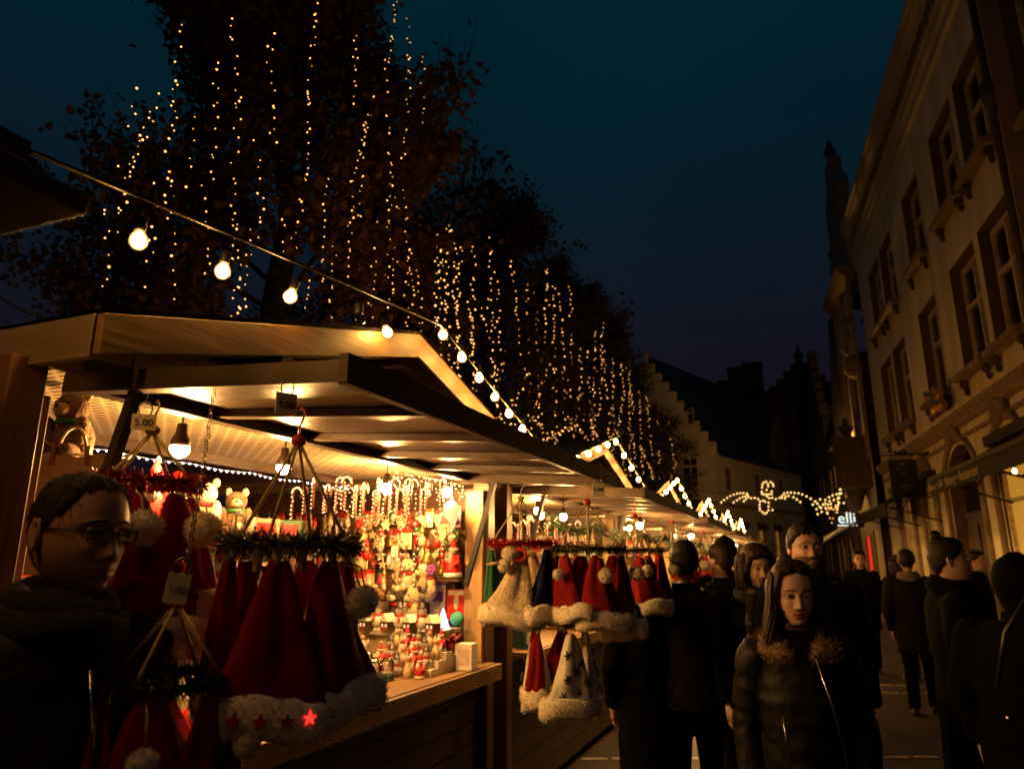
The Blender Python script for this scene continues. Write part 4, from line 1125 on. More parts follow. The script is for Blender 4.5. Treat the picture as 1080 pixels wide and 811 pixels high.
# tote bag and bear at the left end
t = empty('tote_bag', (-2.06, 1.50, 1.76), R(20), 'white cotton bag pegged to a line at the left end of the big stall', 'bag')
m = MB(); rw = []
for i in range(8):
    z = .15 - i * .05; rw.append([(.115 * math.cos(a) * (1 + .05 * math.sin(3 * a + i)), .018 * math.sin(a) * (1 + i * .12), z + .012 * math.sin(2 * a) * (i == 0)) for a in [j * R(18) for j in range(20)]])
m.grid(rw, 0, True, True, False, True); m.build('cloth', CLOTHW, t)
m = MB(); m.tube([(.045 * math.cos(a), -.012, .15 + .09 * math.sin(a)) for a in [R(i * 15) for i in range(13)]], .008, 5, flat=.4); m.build('handle', CLOTHW, t)
for x in (-.05, .06): m = MB(); m.box((x, -.022, .15), (.012, .014, .06), Euler((.2, .15, 0))); m.build('clothes_peg', W_JAMB, t)
plush_animal((-2.16, 1.56, 1.90), R(15), 'brown plush bear above the white cotton bag', None, .95, c=1)
t = T('cloth_line', 'line'); t.location = (-2.1, 1.34, 1.93); t['label'] = 'thin slanting line carrying the white bag at the left end'
m = MB(); m.tube([(-.1, 0, .1), (.02, .14, -.01), (.05, .36, .0)], .004, 5); m.build('cord', ROPE, t); m = MB(); m.ell((-.1, 0, .1), .008, 6, 5); m.build('nail', CHROME, t)

# ---------------- goods in the next stalls
for k, n in ((2, 20), (3, 10)):
    y0 = YC[k]; sl = 'second' if k == 2 else 'third'
    for i in range(n):
        candy_cane_light((-2.0 - (i % 10) * .085, y0 + (.35 if i < 10 else 1.0) + rnd.uniform(-.1, .1), 2.06 - rnd.uniform(0, .12)), rnd.uniform(-.8, .8), f'glowing candy cane light hung under the {sl} stall ceiling', f'candy cane lights in the {sl} stall', 1.1)
    for i in range(12):
        for j in range(3):
            key = plan[(i * 5 + j * 3 + k) % len(plan)]; lb, fn, kw = NM[key]
            fn((-2.1 - i * .12, y0 + 1.38, 1.9 - j * .17), rnd.uniform(-.3, .2), f'{lb} on the inner end wall of the {sl} stall', f'{lb}s in the {sl} stall', 1.05, **kw)
gift_box((-1.9, Y2 - 1.15, 1.003), R(70), 'blue printed box on the counter under the white plush hats', None, 1.5, c=3)
gift_box((-2.1, Y2 - 1.2, 1.003), R(60), 'red box behind the blue box under the white plush hats', None, 1.6, c=1)
t = T('hanging_cloth', 'cloth'); t.location = (-2.15, Y2 - 1.15, 1.95); t['label'] = 'pale cloth bag hanging at the near end of the second stall'
m = MB(); m.box((0, 0, -.15), (.02, .22, .28)); m.build('cloth', CLOTHW, t); m = MB(); m.tube([(0, -.07, -.02), (0, 0, .06), (0, .07, -.02)], .006, 5); m.build('handle', CLOTHW, t)
# small counter and evergreen garland before the far stalls
for k, sl in ((2, 'second'), (3, 'third'), (4, 'fourth')):
    g = T('evergreen_garland', 'garland'); g.location = (-1.72, YC[k] + .1, 2.0); g['label'] = f'evergreen garland draped along the front of the {sl} stall'
    m = MB(); pts, dirs = [], []
    for i in range(900):
        u = rnd.uniform(-1.3, 1.3); a = rnd.uniform(0, 6.3); d = Vector((math.cos(a), .3, math.sin(a)))
        pts.append((.02 * math.cos(a), u, -.10 - .06 * abs(math.sin(u * 2.4)) + .02 * math.sin(a))); dirs.append(d)
    m.spikes(pts, dirs, .07, .008); m.build('needles', PINE, g)
    m = MB(); m.tube([(0, -1.3 + i * .1, -.10 - .06 * abs(math.sin((-1.3 + i * .1) * 2.4))) for i in range(27)], .012, 5); m.build('stem', BROWN, g)
# ================================================================ town houses on the right
PLASTER = mat('warm_plaster', (0.80, 0.70, 0.44), 0.85, (0.54, 0.45, 0.26), 1.1, (1.6, 1.6, .45), 0.15, 40, contrast=(.28, .6), detail=8)
PLASTER2 = mat('cream_plaster', (0.66, 0.56, 0.34), 0.85, (0.5, 0.42, 0.25), 1.2, bump=0.15, bscale=40)
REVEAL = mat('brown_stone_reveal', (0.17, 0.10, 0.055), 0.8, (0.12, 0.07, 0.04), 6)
STONE = mat('carved_stone', (0.34, 0.25, 0.14), 0.85, (0.2, 0.145, 0.08), 7, bump=0.9, bscale=22)
STONED = mat('dark_stone', (0.12, 0.085, 0.055), 0.85, (0.07, 0.05, 0.032), 7, bump=0.6, bscale=22)
BRICKD = mat('dark_brick', (0.045, 0.027, 0.02), 0.85, (0.024, 0.015, 0.012), 12, bump=0.4, bscale=40)
SLATE = mat('dark_slate', (0.012, 0.011, 0.012), 0.75, (0.008, 0.007, 0.008), 10, bump=0.4)
FRAMEC = mat('cream_window_frame', (0.75, 0.62, 0.42), 0.5, (0.5, 0.38, 0.22), 12)
PANE = mat('dark_window_glass', (0.006, 0.006, 0.008), 0.08)
AWN = mat('black_awning', (0.02, 0.018, 0.016), 0.8, (0.012, 0.011, 0.01), 12)
LETTER = mat('cream_lettering', (0.62, 0.48, 0.26), 0.6)
def wall_mesh(y0, y1, z0, z1, ops, depth=.28, x=0.0):
    """front wall in the plane x, openings (ya, yb, za, zb, rise); material 0 wall, 1 reveal"""
    m = MB()
    ys = sorted({y0, y1} | {v for o in ops for v in o[:2]})
    for a, b in zip(ys[:-1], ys[1:]):
        cut = sorted([(o[2], o[3] + o[4]) for o in ops if o[0] <= a + 1e-6 and o[1] >= b - 1e-6])
        z = z0
        for c, d in cut + [(z1, z1)]:
            if c > z + 1e-4: m.quad([(x, b, z), (x, a, z), (x, a, c), (x, b, c)], 0)
            z = d
    for a, b, za, zb, rise in ops:
        prof = [(a, za), (a, zb)]
        n = 12 if rise else 0; c = (a + b) / 2; w = (b - a) / 2
        for i in range(1, n): t = math.pi * (1 - i / n); prof.append((c + w * math.cos(t), zb + rise * math.sin(t)))
        prof += [(b, zb), (b, za)]
        if rise:
            arc = prof[1:-1]
            for p, q in zip(arc[:-1], arc[1:]):
                m.quad([(x, q[0], q[1]), (x, p[0], p[1]), (x, p[0], zb + rise), (x, q[0], zb + rise)], 0)
        for p, q in zip(prof, prof[1:] + prof[:1]):
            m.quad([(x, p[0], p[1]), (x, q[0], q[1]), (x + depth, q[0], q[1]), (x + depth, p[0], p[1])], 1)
    return m
def window(parent, a, b, za, zb, rise=0, pane=None, x=.2, bars=(1, .62), sill=True, frame=None):
    w = MB(); fw = .075
    top = zb + rise
    w.box((x, a + fw / 2, (za + zb) / 2), (.07, fw, zb - za)); w.box((x, b - fw / 2, (za + zb) / 2), (.07, fw, zb - za)); w.box((x, (a + b) / 2, za + fw / 2), (.068, b - a, fw))
    if not rise: w.box((x, (a + b) / 2, zb - fw / 2), (.068, b - a, fw))
    else:
        c = (a + b) / 2; h = (b - a) / 2 - .03
        w.tube([(x, c + h * math.cos(R(t)), zb + (rise - .03) * math.sin(R(t))) for t in range(0, 181, 15)], .045, 5)
        w.box((x, c, zb), (.066, b - a, .06))
    zt = za + (zb - za) * bars[1]
    w.box((x - .006, (a + b) / 2, zt), (.06, b - a, .06))
    for i in range(bars[0]):
        y = a + (b - a) * (i + 1) / (bars[0] + 1); w.box((x - .004, y, (za + top) / 2), (.06, .06, top - za))
    f = w.build('window', frame or FRAMEC, parent)
    g = MB()
    pts = [(x + .02, a, za), (x + .02, a, zb)]
    if rise: pts += [(x + .02, (a + b) / 2 - (b - a) / 2 * math.cos(R(t)), zb + rise * math.sin(R(t))) for t in range(15, 180, 15)]
    pts += [(x + .02, b, zb), (x + .02, b, za)]
    g.quad(pts[::-1]); g.build('pane', pane or PANE, f)
    if sill:
        s = MB(); s.box((-.09, (a + b) / 2, za - .05), (.24, b - a + .2, .10)); s.build('sill', STONE, f)
        for y in (a + .06, b - .06):
            c = MB(); c.lathe([(.05, -.08), (.07, -.04), (.075, 0), (.06, .05)], (-.08, y, za - .17), 8); c.ell((-.05, y, za - .31), (.05, .04, .07), 8, 6); c.build('corbel', STONED, f)
    return f
FA = 4.3
def house(name, s, label, group='houses along the right side of the street'):
    p = Vector((3.06, 13.5, 0)) + Vector((-math.sin(R(FA)), math.cos(R(FA)), 0)) * s
    return empty(name, p, R(FA), label, 'house', group)
def band(parent, name, y0, y1, prof, m_):
    """moulding: profile (x, z) run along y"""
    m = MB(); n = len(prof)
    rows = [[(x, y0, z) for x, z in prof], [(x, y1, z) for x, z in prof]]
    m.grid(rows, 0, True, False, True, True); return m.build(name, m_, parent)
def shell_ornament(parent, y, z, s=1.0, m_=None):
    m = MB()
    for i in range(9):
        a = R(-80 + 20 * i); m.ell((-.10 * s, y + .30 * s * math.sin(a), z + .26 * s * math.cos(a)), (.10 * s, .09 * s, .13 * s), 8, 6, noise=.12)
    m.ell((-.12 * s, y, z + .08 * s), (.14 * s, .2 * s, .17 * s), 10, 7, noise=.12)
    for sg in (-1, 1): m.ell((-.08 * s, y + sg * .42 * s, z - .05 * s), (.09 * s, .13 * s, .10 * s), 8, 6, noise=.12)
    return m.build('shell_ornament', m_ or STONE, parent)

A = house('plaster_house', 0, 'tall three storey plaster house with paired windows and black awnings')
prs = [(-2.05, -.66), (-.42, 1.05), (2.15, 3.62), (5.1, 6.55), (6.85, 8.3)]
ops = [(a, b, 7.75, 9.65, 0) for a, b in prs] + [(a, b, 4.78, 6.86, 0) for a, b in prs]
ops += [(-1.3, .2, .5, 3.1, .55), (1.15, 3.15, .02, 3.0, .75), (4.2, 5.3, .6, 3.0, .5), (6.5, 8.0, .5, 3.1, .5)]
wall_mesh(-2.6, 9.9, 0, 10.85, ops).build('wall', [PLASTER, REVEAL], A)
for a, b in prs:
    window(A, a + .05, b - .05, 7.8, 9.6); window(A, a + .05, b - .05, 4.83, 6.81)
window(A, -1.27, .17, .5, 3.1, .53, E_SHOP, x=.06, bars=(0, .78), sill=False)
window(A, 4.23, 5.27, .6, 3.0, .48, E_SHOPD, x=.06, bars=(1, .7), sill=False)
window(A, 6.53, 7.97, .5, 3.1, .48, E_SHOPD, x=.06, bars=(2, .7), sill=False)
d = MB(); d.box((.22, 2.15, 1.2), (.08, 1.94, 2.4))
for y in (1.67, 2.63): d.box((.17, y, .6), (.03, .7, .8)); d.box((.17, y, 1.7), (.03, .7, 1.1))
d.box((.2, 2.15, 2.45), (.1, 1.96, .1)); dd = d.build('door', W_DARK, A)
d = MB(); d.quad([(.24, 2.15 - .98 * math.cos(R(t)), 3.0 + .73 * math.sin(R(t))) for t in range(180, -1, -15)] + [(.24, 1.17, 2.5), (.24, 3.13, 2.5)]); d.build('fanlight', PANE, dd)
d = MB()
for i, y in enumerate((1.75, 2.0, 2.25)): d.box((.2, y, 3.25), (.02, .12, .32))
d.build('lit_card', mat('pale_cards', (.6, .5, .36), .6), dd)
for (a, b, z) in ((-1.3, .2, 3.72), (1.15, 3.15, 3.80), (4.2, 5.3, 3.58), (6.5, 8.0, 3.68)):
    c = (a + b) / 2; w = (b - a) / 2 + .12
    m = MB(); zb = {-1.3: 3.1, 1.15: 3.0, 4.2: 3.0, 6.5: 3.1}[a]; rs = z - zb + .06
    m.tube([(-.04, c - w, .3)] + [(-.04, c - w * math.cos(R(t)), zb + rs * math.sin(R(t))) for t in range(0, 181, 12)] + [(-.04, c + w, .3)], .05, 6); m.build('arch_surround', STONE, A)
    shell_ornament(A, c, z + .08, .8)
band(A, 'string_course', -2.6, 9.9, [(0, 4.02), (-.10, 4.06), (-.10, 4.12), (-.16, 4.17), (-.16, 4.28), (0, 4.33)], STONE)
band(A, 'lower_moulding', -2.6, 9.9, [(0, 3.80), (-.05, 3.82), (-.05, 3.87), (0, 3.89)], STONE)
band(A, 'cornice', -2.6, 9.95, [(0, 10.55), (-.06, 10.6), (-.06, 10.8), (-.11, 10.88), (-.11, 11.05), (-.14, 11.1), (-.14, 11.42), (-.19, 11.52), (-.19, 11.62), (-.27, 11.75), (-.28, 11.86), (-.33, 11.9), (-.33, 12.0), (.3, 12.05), (.3, 10.55)], PLASTER2)
m = MB(); 
for i in range(62): m.ell((-.15, -2.5 + i * .2, 11.26), (.05, .075, .15), 6, 5, noise=.2)
tag(m.build('frieze_relief', STONE, A), kind='stuff')
band(A, 'roof', -2.6, 9.95, [(-.28, 12.04), (3.0, 13.6), (6, 12.04)], SLATE)
m = MB(); m.box((3, 3.65, 5.3), (.1, 12.5, 10.6)); m.box((1.6, 9.85, 5.3), (3.1, .08, 10.6)); m.build('inner_wall', REVEAL, A)
m = MB(); m.tube([(-.12, -2.42, 11.0), (-.10, -2.42, 8.6), (-.10, -2.42, .2)], .055, 8); m.lathe([(.06, 8.0), (.13, 8.25), (.13, 8.45), (.06, 8.5)], (-.1, -2.42, 0), 8); m.build('rain_pipe', STONED, A)
# gilded group over the door
g = MB()
for (y, z, r) in ((2.15, 4.55, .17), (2.0, 4.72, .11), (2.32, 4.74, .11), (2.15, 4.82, .10), (1.88, 4.50, .12), (2.42, 4.48, .12)): g.ell((-.24, y, z), (r * .9, r, r * 1.15), 9, 7, noise=.1)
for sg in (-1, 1): g.tube([(-.26, 2.15 + sg * .1, 4.7), (-.34, 2.15 + sg * .34, 4.85), (-.30, 2.15 + sg * .5, 4.72)], [.07, .055, .02], 7)
g.build('gilded_carving', GOLD, A)
# darker neighbour nearer the camera
B = house('brown_house', 0, 'dark brown house front cut by the right edge of the picture')
ops = [(-4.6, -3.3, 7.2, 9.4, 0), (-4.6, -3.3, 4.4, 6.6, 0), (-4.5, -3.2, .6, 3.2, 0), (-7.4, -6.0, 4.4, 6.6, 0)]
wall_mesh(-9, -2.65, 0, 11.5, ops, x=-.12).build('wall', [mat('brown_plaster', (.20, .12, .065), .85, (.14, .085, .045), 2), REVEAL], B)
for o in ops: window(B, o[0] + .05, o[1] - .05, o[2] + .05, o[3] - .05, x=.08, sill=o[2] > 1, pane=E_SHOPD if o[2] < 1 else None)
band(B, 'cornice', -9, -2.65, [(-.1, 11.2), (-.25, 11.5), (-.42, 11.7), (-.42, 11.9), (.3, 12.1), (.3, 11.2)], STONED)
band(B, 'roof', -9, -2.65, [(-.35, 12.0), (3, 13.8), (6, 12.0)], SLATE)
m = MB(); m.box((1.6, -2.72, 5.6), (3.2, .08, 11.2)); m.box((3, -5.8, 5.6), (.1, 6.2, 11.2)); m.build('inner_wall', REVEAL, B)
# ornate gabled house beyond
Cc = house('gabled_house', 0, 'ornate house with curved gable and urn topped bay beyond the plaster house')
ops = [(10.5, 11.6, 5.9, 7.9, 0), (12.2, 13.2, 5.9, 7.9, 0), (10.4, 11.4, .05, 2.5, 0), (12.1, 13.0, .9, 2.35, 0), (11.6, 11.95, .05, 2.4, 0)]
wall_mesh(9.96, 13.7, 0, 10.4, ops, x=-.22).build('wall', [PLASTER2, REVEAL], Cc)
for o in ops[:2]: window(Cc, o[0] + .04, o[1] - .04, o[2] + .04, o[3] - .04, x=0)
for o, e, nm in ((ops[2], E_SHOPD, 'shop_window'), (ops[3], E_NEON, 'red_lit_window'), (ops[4], E_SHOPP, 'lit_doorway')):
    m = MB(); m.quad([(-.16, o[1], o[2]), (-.16, o[0], o[2]), (-.16, o[0], o[3]), (-.16, o[1], o[3])]); m.build(nm, e, Cc)
out = [(9.96, 10.4), (9.96, 11.6), (9.8, 11.9), (9.9, 12.2), (10.5, 12.3), (10.55, 13.4), (10.35, 13.9), (10.7, 14.4), (11.2, 14.5), (11.3, 15.4), (12.4, 15.4), (12.5, 14.5), (13.0, 14.4), (13.35, 13.9), (13.15, 13.4), (13.2, 12.3), (13.8, 12.2), (13.9, 11.9), (13.7, 11.6), (13.7, 10.4)]
m = MB(); m.prism(out, .4, Matrix.Translation((-.02, 0, 0)) @ Matrix.Rotation(R(90), 4, 'Z')); m.build('curved_gable', STONE, Cc)
band(Cc, 'cornice', 9.96, 13.9, [(-.22, 10.2), (-.5, 10.5), (-.6, 10.7), (-.1, 10.75), (-.1, 10.2)], STONE)
for y in (10.1, 11.85, 13.55):
    m = MB(); m.box((-.28, y, 7.4), (.12, .28, 5.6)); m.build('pilaster', STONE, Cc)
for y, z in ((13.6, 12.2), (11.85, 15.4)):
    m = MB(); m.lathe([(.16, 0), (.1, .12), (.2, .35), (.22, .5), (.1, .62), (.13, .72), (.03, .95)], (-.05, y, z), 10); m.build('urn', STONED, Cc)
m = MB(); m.tube([(-.3, 9.9, 9.0), (-.55, 9.98, 8.75), (-.5, 10.05, 8.35), (-.65, 10.1, 8.0), (-.45, 10.1, 7.75)], [.06, .11, .13, .10, .03], 8); m.ell((-.4, 10.1, 7.4), (.28, .3, .35), 10, 7, noise=.15); m.build('carved_dolphin', STONE, Cc)
m = MB(); m.box((-.62, 11.1, 4.5), (.8, 1.7, 1.3)); m.box((-.66, 11.1, 5.2), (.95, 1.9, .14)); m.box((-.62, 11.1, 3.8), (.9, 1.8, .12)); m.lathe([(.1, 3.1), (.32, 3.74)], (-.6, 11.1, 0), 8); m.build('bay', STONED, Cc)
m = MB(); m.lathe([(.14, 0), (.08, .1), (.2, .3), (.24, .42), (.1, .5), (.05, .72)], (-.7, 11.0, 5.27), 10); m.build('bay_urn', STONED, Cc)
band(Cc, 'roof', 10.05, 13.6, [(.2, 10.4), (3.2, 14.2), (6, 10.4)], SLATE)
m = MB(); m.box((3, 11.8, 5.2), (.1, 3.6, 10.4)); m.build('inner_wall', REVEAL, Cc)
# dark houses further down
for i, (y0, y1, h, st, lb) in enumerate(((13.8, 17.6, 7.0, True, 'dark brick house with stepped gable after the ornate house'), (17.7, 22, 6.6, False, 'low dark brick house with a tall chimney down the street'), (22.1, 27, 8.2, True, 'far dark brick house with stepped gable at the end of the right row'))):
    D = house('brick_house', 0, lb)
    ops = [(y0 + .6 + k * 1.5, y0 + 1.4 + k * 1.5, z, z + 1.5, 0) for k in range(2) for z in (1.0, 3.9)]
    wall_mesh(y0, y1, 0, h, ops, x=-.2).build('wall', [BRICKD, REVEAL], D)
    for o in ops: window(D, o[0] + .03, o[1] - .03, o[2] + .03, o[3] - .03, x=0, sill=False)
    c = (y0 + y1) / 2; w = (y1 - y0) / 2
    if st:
        pts = [(y0, h)]
        for k in range(6): pts += [(y0 + w * k / 6.5, h + .62 * (k + 1)), (y0 + w * (k + 1) / 6.5, h + .62 * (k + 1))]
        pts += [(2 * c - y, z) for y, z in pts[::-1]]
        m = MB(); m.prism(pts, .35, Matrix.Translation((-.03, 0, 0)) @ Matrix.Rotation(R(90), 4, 'Z')); m.build('stepped_gable', BRICKD, D)
    band(D, 'roof', y0 + .1, y1 - .1, [(-.1, h), (2.6, h + 3.4), (5.5, h)], SLATE)
    m = MB(); m.box((1.2, y0 + .8, h + 2.0), (.6, .7, 2.6)); m.box((1.2, y0 + .8, h + 3.35), (.75, .85, .16)); m.build('chimney', BRICKD, D)
    m = MB(); m.box((2.6, c, h / 2), (5.4, 2 * w - .3, h - .1)); m.build('inner_wall', SLATE, D)

# ---------------------------------------------------------------- awnings, signs
def fac(s, o, z): return Vector((3.06, 13.5, 0)) + Vector((-math.sin(R(FA)), math.cos(R(FA)), 0)) * s + Vector((-math.cos(R(FA)), -math.sin(R(FA)), 0)) * o + Vector((0, 0, z))
TXT = (R(90), 0, R(-90))
def awning(s0, s1, o, zw, zf, label, texts=()):
    t = empty('awning', fac(0, 0, 0), R(FA), label, 'awning', 'awnings on the plaster house')
    m = MB()
    p = [(-.02, s0, zw), (-.02, s1, zw), (-o, s1, zf), (-o, s0, zf)]
    m.quad(p); m.quad([(x, y, z - .012) for x, y, z in p[::-1]])
    for a, b in zip(p, p[1:] + p[:1]): m.quad([a, b, (b[0], b[1], b[2] - .012), (a[0], a[1], a[2] - .012)][::-1])
    m.build('canopy', AWN, t)
    m = MB(); m.box((-o - .004, (s0 + s1) / 2, zf - .10), (.012, s1 - s0, .24)); v = m.build('valance', AWN, t)
    m = MB(); m.box((-o - .0, (s0 + s1) / 2, zf + .03), (.07, s1 - s0 + .02, .06)); m.build('front_bar', STEEL_EDGE, t)
    m = MB(); m.box((-.1, (s0 + s1) / 2, zw + .06), (.2, s1 - s0, .16)); m.build('cassette', STEEL_EDGE, t)
    n = 3
    for i in range(n):
        y = s0 + .12 + (s1 - s0 - .24) * i / (n - 1)
        m = MB(); m.tube([(-.03, y - .25, zw - .95), (-o + .02, y, zf)], .022, 6); m.tube([(-.03, y - .25, zw - .12), (-o * .5, y - .12, (zf + zw) / 2 - .48)], .016, 6); m.build('arm', STEEL, t)
    for s, y, sz in texts: text('lettering', s, sz, LETTER, v, (-o - .013, y, zf - .10), TXT, .002)
    return t
awning(-4.6, .02, 1.05, 3.42, 2.86, 'near black awning lettered for a bakery and restaurant', (('Bakery \u2022 Restaurant', -1.75, .20), ('Bistro \u2022 Caf\u00e9', -.38, .16)))
awning(4.0, 8.3, 1.05, 3.35, 2.75, 'far plain black awning beyond the hanging sign')
t = empty('awning_lamp', fac(-3.5, .95, 2.62), 0, 'small bare bulb glowing under the near black awning', 'lamp')
bulb_parts(t, (0, 0, 0), .03)
t = empty('hanging_sign', fac(4.4, 0, 0), R(FA), 'dark hanging sign with a square emblem on an iron bracket', 'sign')
m = MB(); m.box((-.55, 0, 3.36), (.56, .05, .86)); bevel(m.build('board', BLACK, t), .006)
m = MB(); m.tube([(0, 0, 3.90), (-1.0, 0, 3.90)], .022, 6); m.lathe([(.07, 0), (.05, .03)], (0, 0, 3.9), 8, M=Euler((0, R(-90), 0)).to_matrix()); m.tube([(-.35, 0, 3.9), (-.35, 0, 3.78)], .01, 5); m.tube([(-.75, 0, 3.9), (-.75, 0, 3.78)], .01, 5)
for i in range(5): m.ell((-.45 - i * .05, 0, 3.95 + .03 * math.sin(i * 1.6)), (.035, .02, .04), 6, 5)
m.build('bracket', STEEL_EDGE, t)
y = -.028; em = mat('dim_emblem', (.22, .19, .14), .6)
m = MB(); m.tube([(-.66, y, 3.58), (-.44, y, 3.58), (-.44, y, 3.74), (-.66, y, 3.74), (-.66, y, 3.58)], .008, 4); m.build('emblem_frame', em, t)
for (cx, cz, w, h) in ((-.55, 3.68, .12, .05), (-.55, 3.50, .14, .02), (-.55, 3.44, .10, .016), (-.55, 3.2, .2, .018), (-.55, 3.14, .16, .014)): m = MB(); m.box((cx, y, cz), (w, .006, h)); m.build('emblem_bar', em, t)
t = empty('shop_sign', fac(11.2, 0, 0), R(FA), 'small black shop sign with glowing white letters', 'sign')
m = MB(); m.box((-.88, 0, 2.82), (.84, .14, .46)); bevel(m.build('sign_box', BLACK, t), .01)
m = MB(); m.tube([(-.1, 0, 2.95), (-.5, 0, 2.95)], .02, 6); m.build('bracket', STEEL_EDGE, t)
text('lettering', 'elli', .46, E_SIGN, t, (-.94, -.076, 2.87), (R(90), 0, 0), .004)
m = MB(); m.box((-.94, -.076, 2.66), (.56, .006, .035)); m.build('underline', E_SIGN, t)
# fairy lights along the bay
t = empty('light_garland', fac(10.2, 1.15, 3.72), 0, 'short garland of warm bulbs along the dark bay of the ornate house', 'lights')
pp = [Vector((0, 0, 0)).lerp(fac(13.6, 1.0, 2.9) - fac(10.2, 1.15, 3.72), i / 9) for i in range(10)]
m = MB(); m.tube(pp, .008, 5); m.build('cable', BLACK, t)
for p in pp[::1]: m = MB(); m.ico(p - Vector((0, 0, .04)), .035); m.build('bulb', E_EAGLE, t)
t = empty('added_lantern', fac(13.9, .62, 5.2), R(FA), 'added lantern hidden behind the bay to light the stepped gable house', 'lantern')  # unseen lantern, added to throw light on the stepped gable house
m = MB(); m.lathe([(.04, -.14), (.075, -.08), (.085, .10), (.03, .16)], n=8); m.build('glowing_glass', E_ADDED_LANT, t); m = MB(); m.lathe([(.12, .2), (.02, .34)], n=8); m.box((.3, 0, .25), (.6, .04, .04)); m.build('metal_cap', STEEL_EDGE, t)
t = empty('light_cluster', fac(12.6, 1.2, 3.1), 0, 'drooping cluster of orange fairy lights beside the glowing shop sign', 'lights')
m = MB(); m.tube([(0, 0, .3), (.02, 0, -.3)], .006, 4); m.build('wire', BLACK, t)
m = MB()
for i in range(26): m.ico((rnd.gauss(0, .09), rnd.gauss(0, .05), rnd.uniform(-.32, .3)), .016)
tag(m.build('bulbs', E_FAIRY, t), kind='stuff')

# small booth on the right
t = empty('market_booth', (.75, 24.5, 0), R(8), 'small booth with a pale sloping roof beyond the walkers on the right', 'booth')
m = MB(); m.quad([(-.7, -.9, 1.95), (.7, -.9, 2.75), (.7, .9, 2.75), (-.7, .9, 1.95)]); m.quad([(-.7, -.9, 1.92), (-.7, .9, 1.92), (.7, .9, 2.72), (.7, -.9, 2.72)]); m.build('roof', CLOTHW, t)
for x in (-.6, .6):
    for y in (-.8, .8): m = MB(); m.box((x, y, 1.0 + .3 * (x + .6)), (.06, .06, 2.0 + .6 * (x + .6))); m.build('post', W_DARKV, t)
m = MB(); m.box((0, -.75, .5), (1.1, .05, 1.0)); m.build('counter', W_DARK, t)

# ================================================================ stepped gable house across the end of the street
G = empty('stepped_gable_house', (-3.9, 37.5, 0), R(70.7), 'pale house with stepped gable, steep dark roof and lit ground floor windows', 'house')
pts = [(0, 0), (0, 7.6)]
for k in range(9): pts += [(.42 * k + .42 * (k > 0) * 0, 7.6 + .6 * k), (.42 * (k + 1), 7.6 + .6 * k)]
pts = [(0, 0)] + [p for k in range(9) for p in ((.42 * k, 7.6 + .6 * k), (.42 * (k + 1), 7.6 + .6 * k))] + [(3.78, 13.2)]
full = pts + [(7.6 - x, z) for x, z in pts[::-1]]
m = MB(); m.prism(full[::-1], .35, Matrix.Translation((.175, 0, 0)) @ Matrix.Rotation(R(90), 4, 'Z')); m.build('gable_wall', PLASTER2, G)
def sidewall():
    ops = [(x, x + 1.0, .9, 3.25, 0) for x in (2.5, 4.9, 7.2, 9.4)] + [(x, x + .55, 5.2, 6.3, 0) for x in (1.2, 5.0, 8.5)]
    m = wall_mesh(.36, 12.2, 0, 7.05, [(a, b, c, d, e) for a, b, c, d, e in ops])
    # turn the wall plane (x, y) so it runs along local x and faces local -y
    for v in m.v: v.x, v.y = v.y, v.x
    m.f = [f[::-1] for f in m.f]
    return m, ops
m, ops = sidewall(); m.build('side_wall', [PLASTER2, REVEAL], G)
for a, b, c, d, e in ops:
    m = MB(); m.quad([(a, .2, c), (b, .2, c), (b, .2, d), (a, .2, d)]); w = m.build('lit_window' if c < 2 and a > 2.6 - .2 else 'window', E_SHOPD if c < 2 else PANE, G)
    m = MB(); m.box(((a + b) / 2, .16, (c + d) / 2), (.05, .05, d - c)); m.box(((a + b) / 2, .155, c + (d - c) * .6), (b - a, .04, .05)); m.build('glazing_bar', FRAMEC, w)
    if c < 2: m = MB(); m.box(((a + b) / 2, -.03, d + .2), (b - a + .3, .06, .36)); m.build('lintel', STONED, w)
for (y, z, w_, h_) in ((.9, 5.2, .9, 1.7), (3.2, 5.2, .9, 1.7), (3.2, 1.0, 1.1, 2.2), (5.6, 5.2, .9, 1.7), (1.0, 8.6, .3, .9)):
    m = MB(); m.box((-.02, y + w_ / 2, z + h_ / 2), (.05, w_, h_)); w = m.build('window', FRAMEC, G)
    m = MB()
    for sy in (-.25, .25): m.box((-.05, y + w_ / 2 + sy * w_ * .9, z + h_ * .38), (.02, w_ * .36, h_ * .6)); m.box((-.05, y + w_ / 2 + sy * w_ * .9, z + h_ * .85), (.02, w_ * .36, h_ * .2))
    m.build('pane', PANE, w)
m = MB(); m.box((-.08, 3.8, 4.45), (.18, 7.7, .2)); m.box((6.2, -.06, 4.45), (12, .14, .18)); m.build('string_course', STONE, G)
m = MB(); m.quad([(.3, -.25, 6.85), (12.3, -.25, 6.85), (12.3, 3.8, 13.0), (.3, 3.8, 13.0)]); m.quad([(.3, 7.8, 6.85), (.3, 3.8, 13.0), (12.3, 3.8, 13.0), (12.3, 7.8, 6.85)]); m.quad([(12.28, 0, 6.9), (12.28, 7.6, 6.9), (12.28, 3.8, 12.9)]); m.build('roof', SLATE, G)
m = MB(); m.prism([(8.2, 7.0), (10.2, 7.0), (10.2, 8.4), (9.2, 10.2), (8.2, 8.4)], .3, Matrix.Translation((0, .1, 0))); m.build('dormer', STONED, G)
m = MB(); m.box((12.2, 3.8, 3.5), (.1, 7.6, 7.0)); m.box((6, 7.6, 3.5), (12, .1, 7)); m.build('rear_wall', PLASTER2, G)
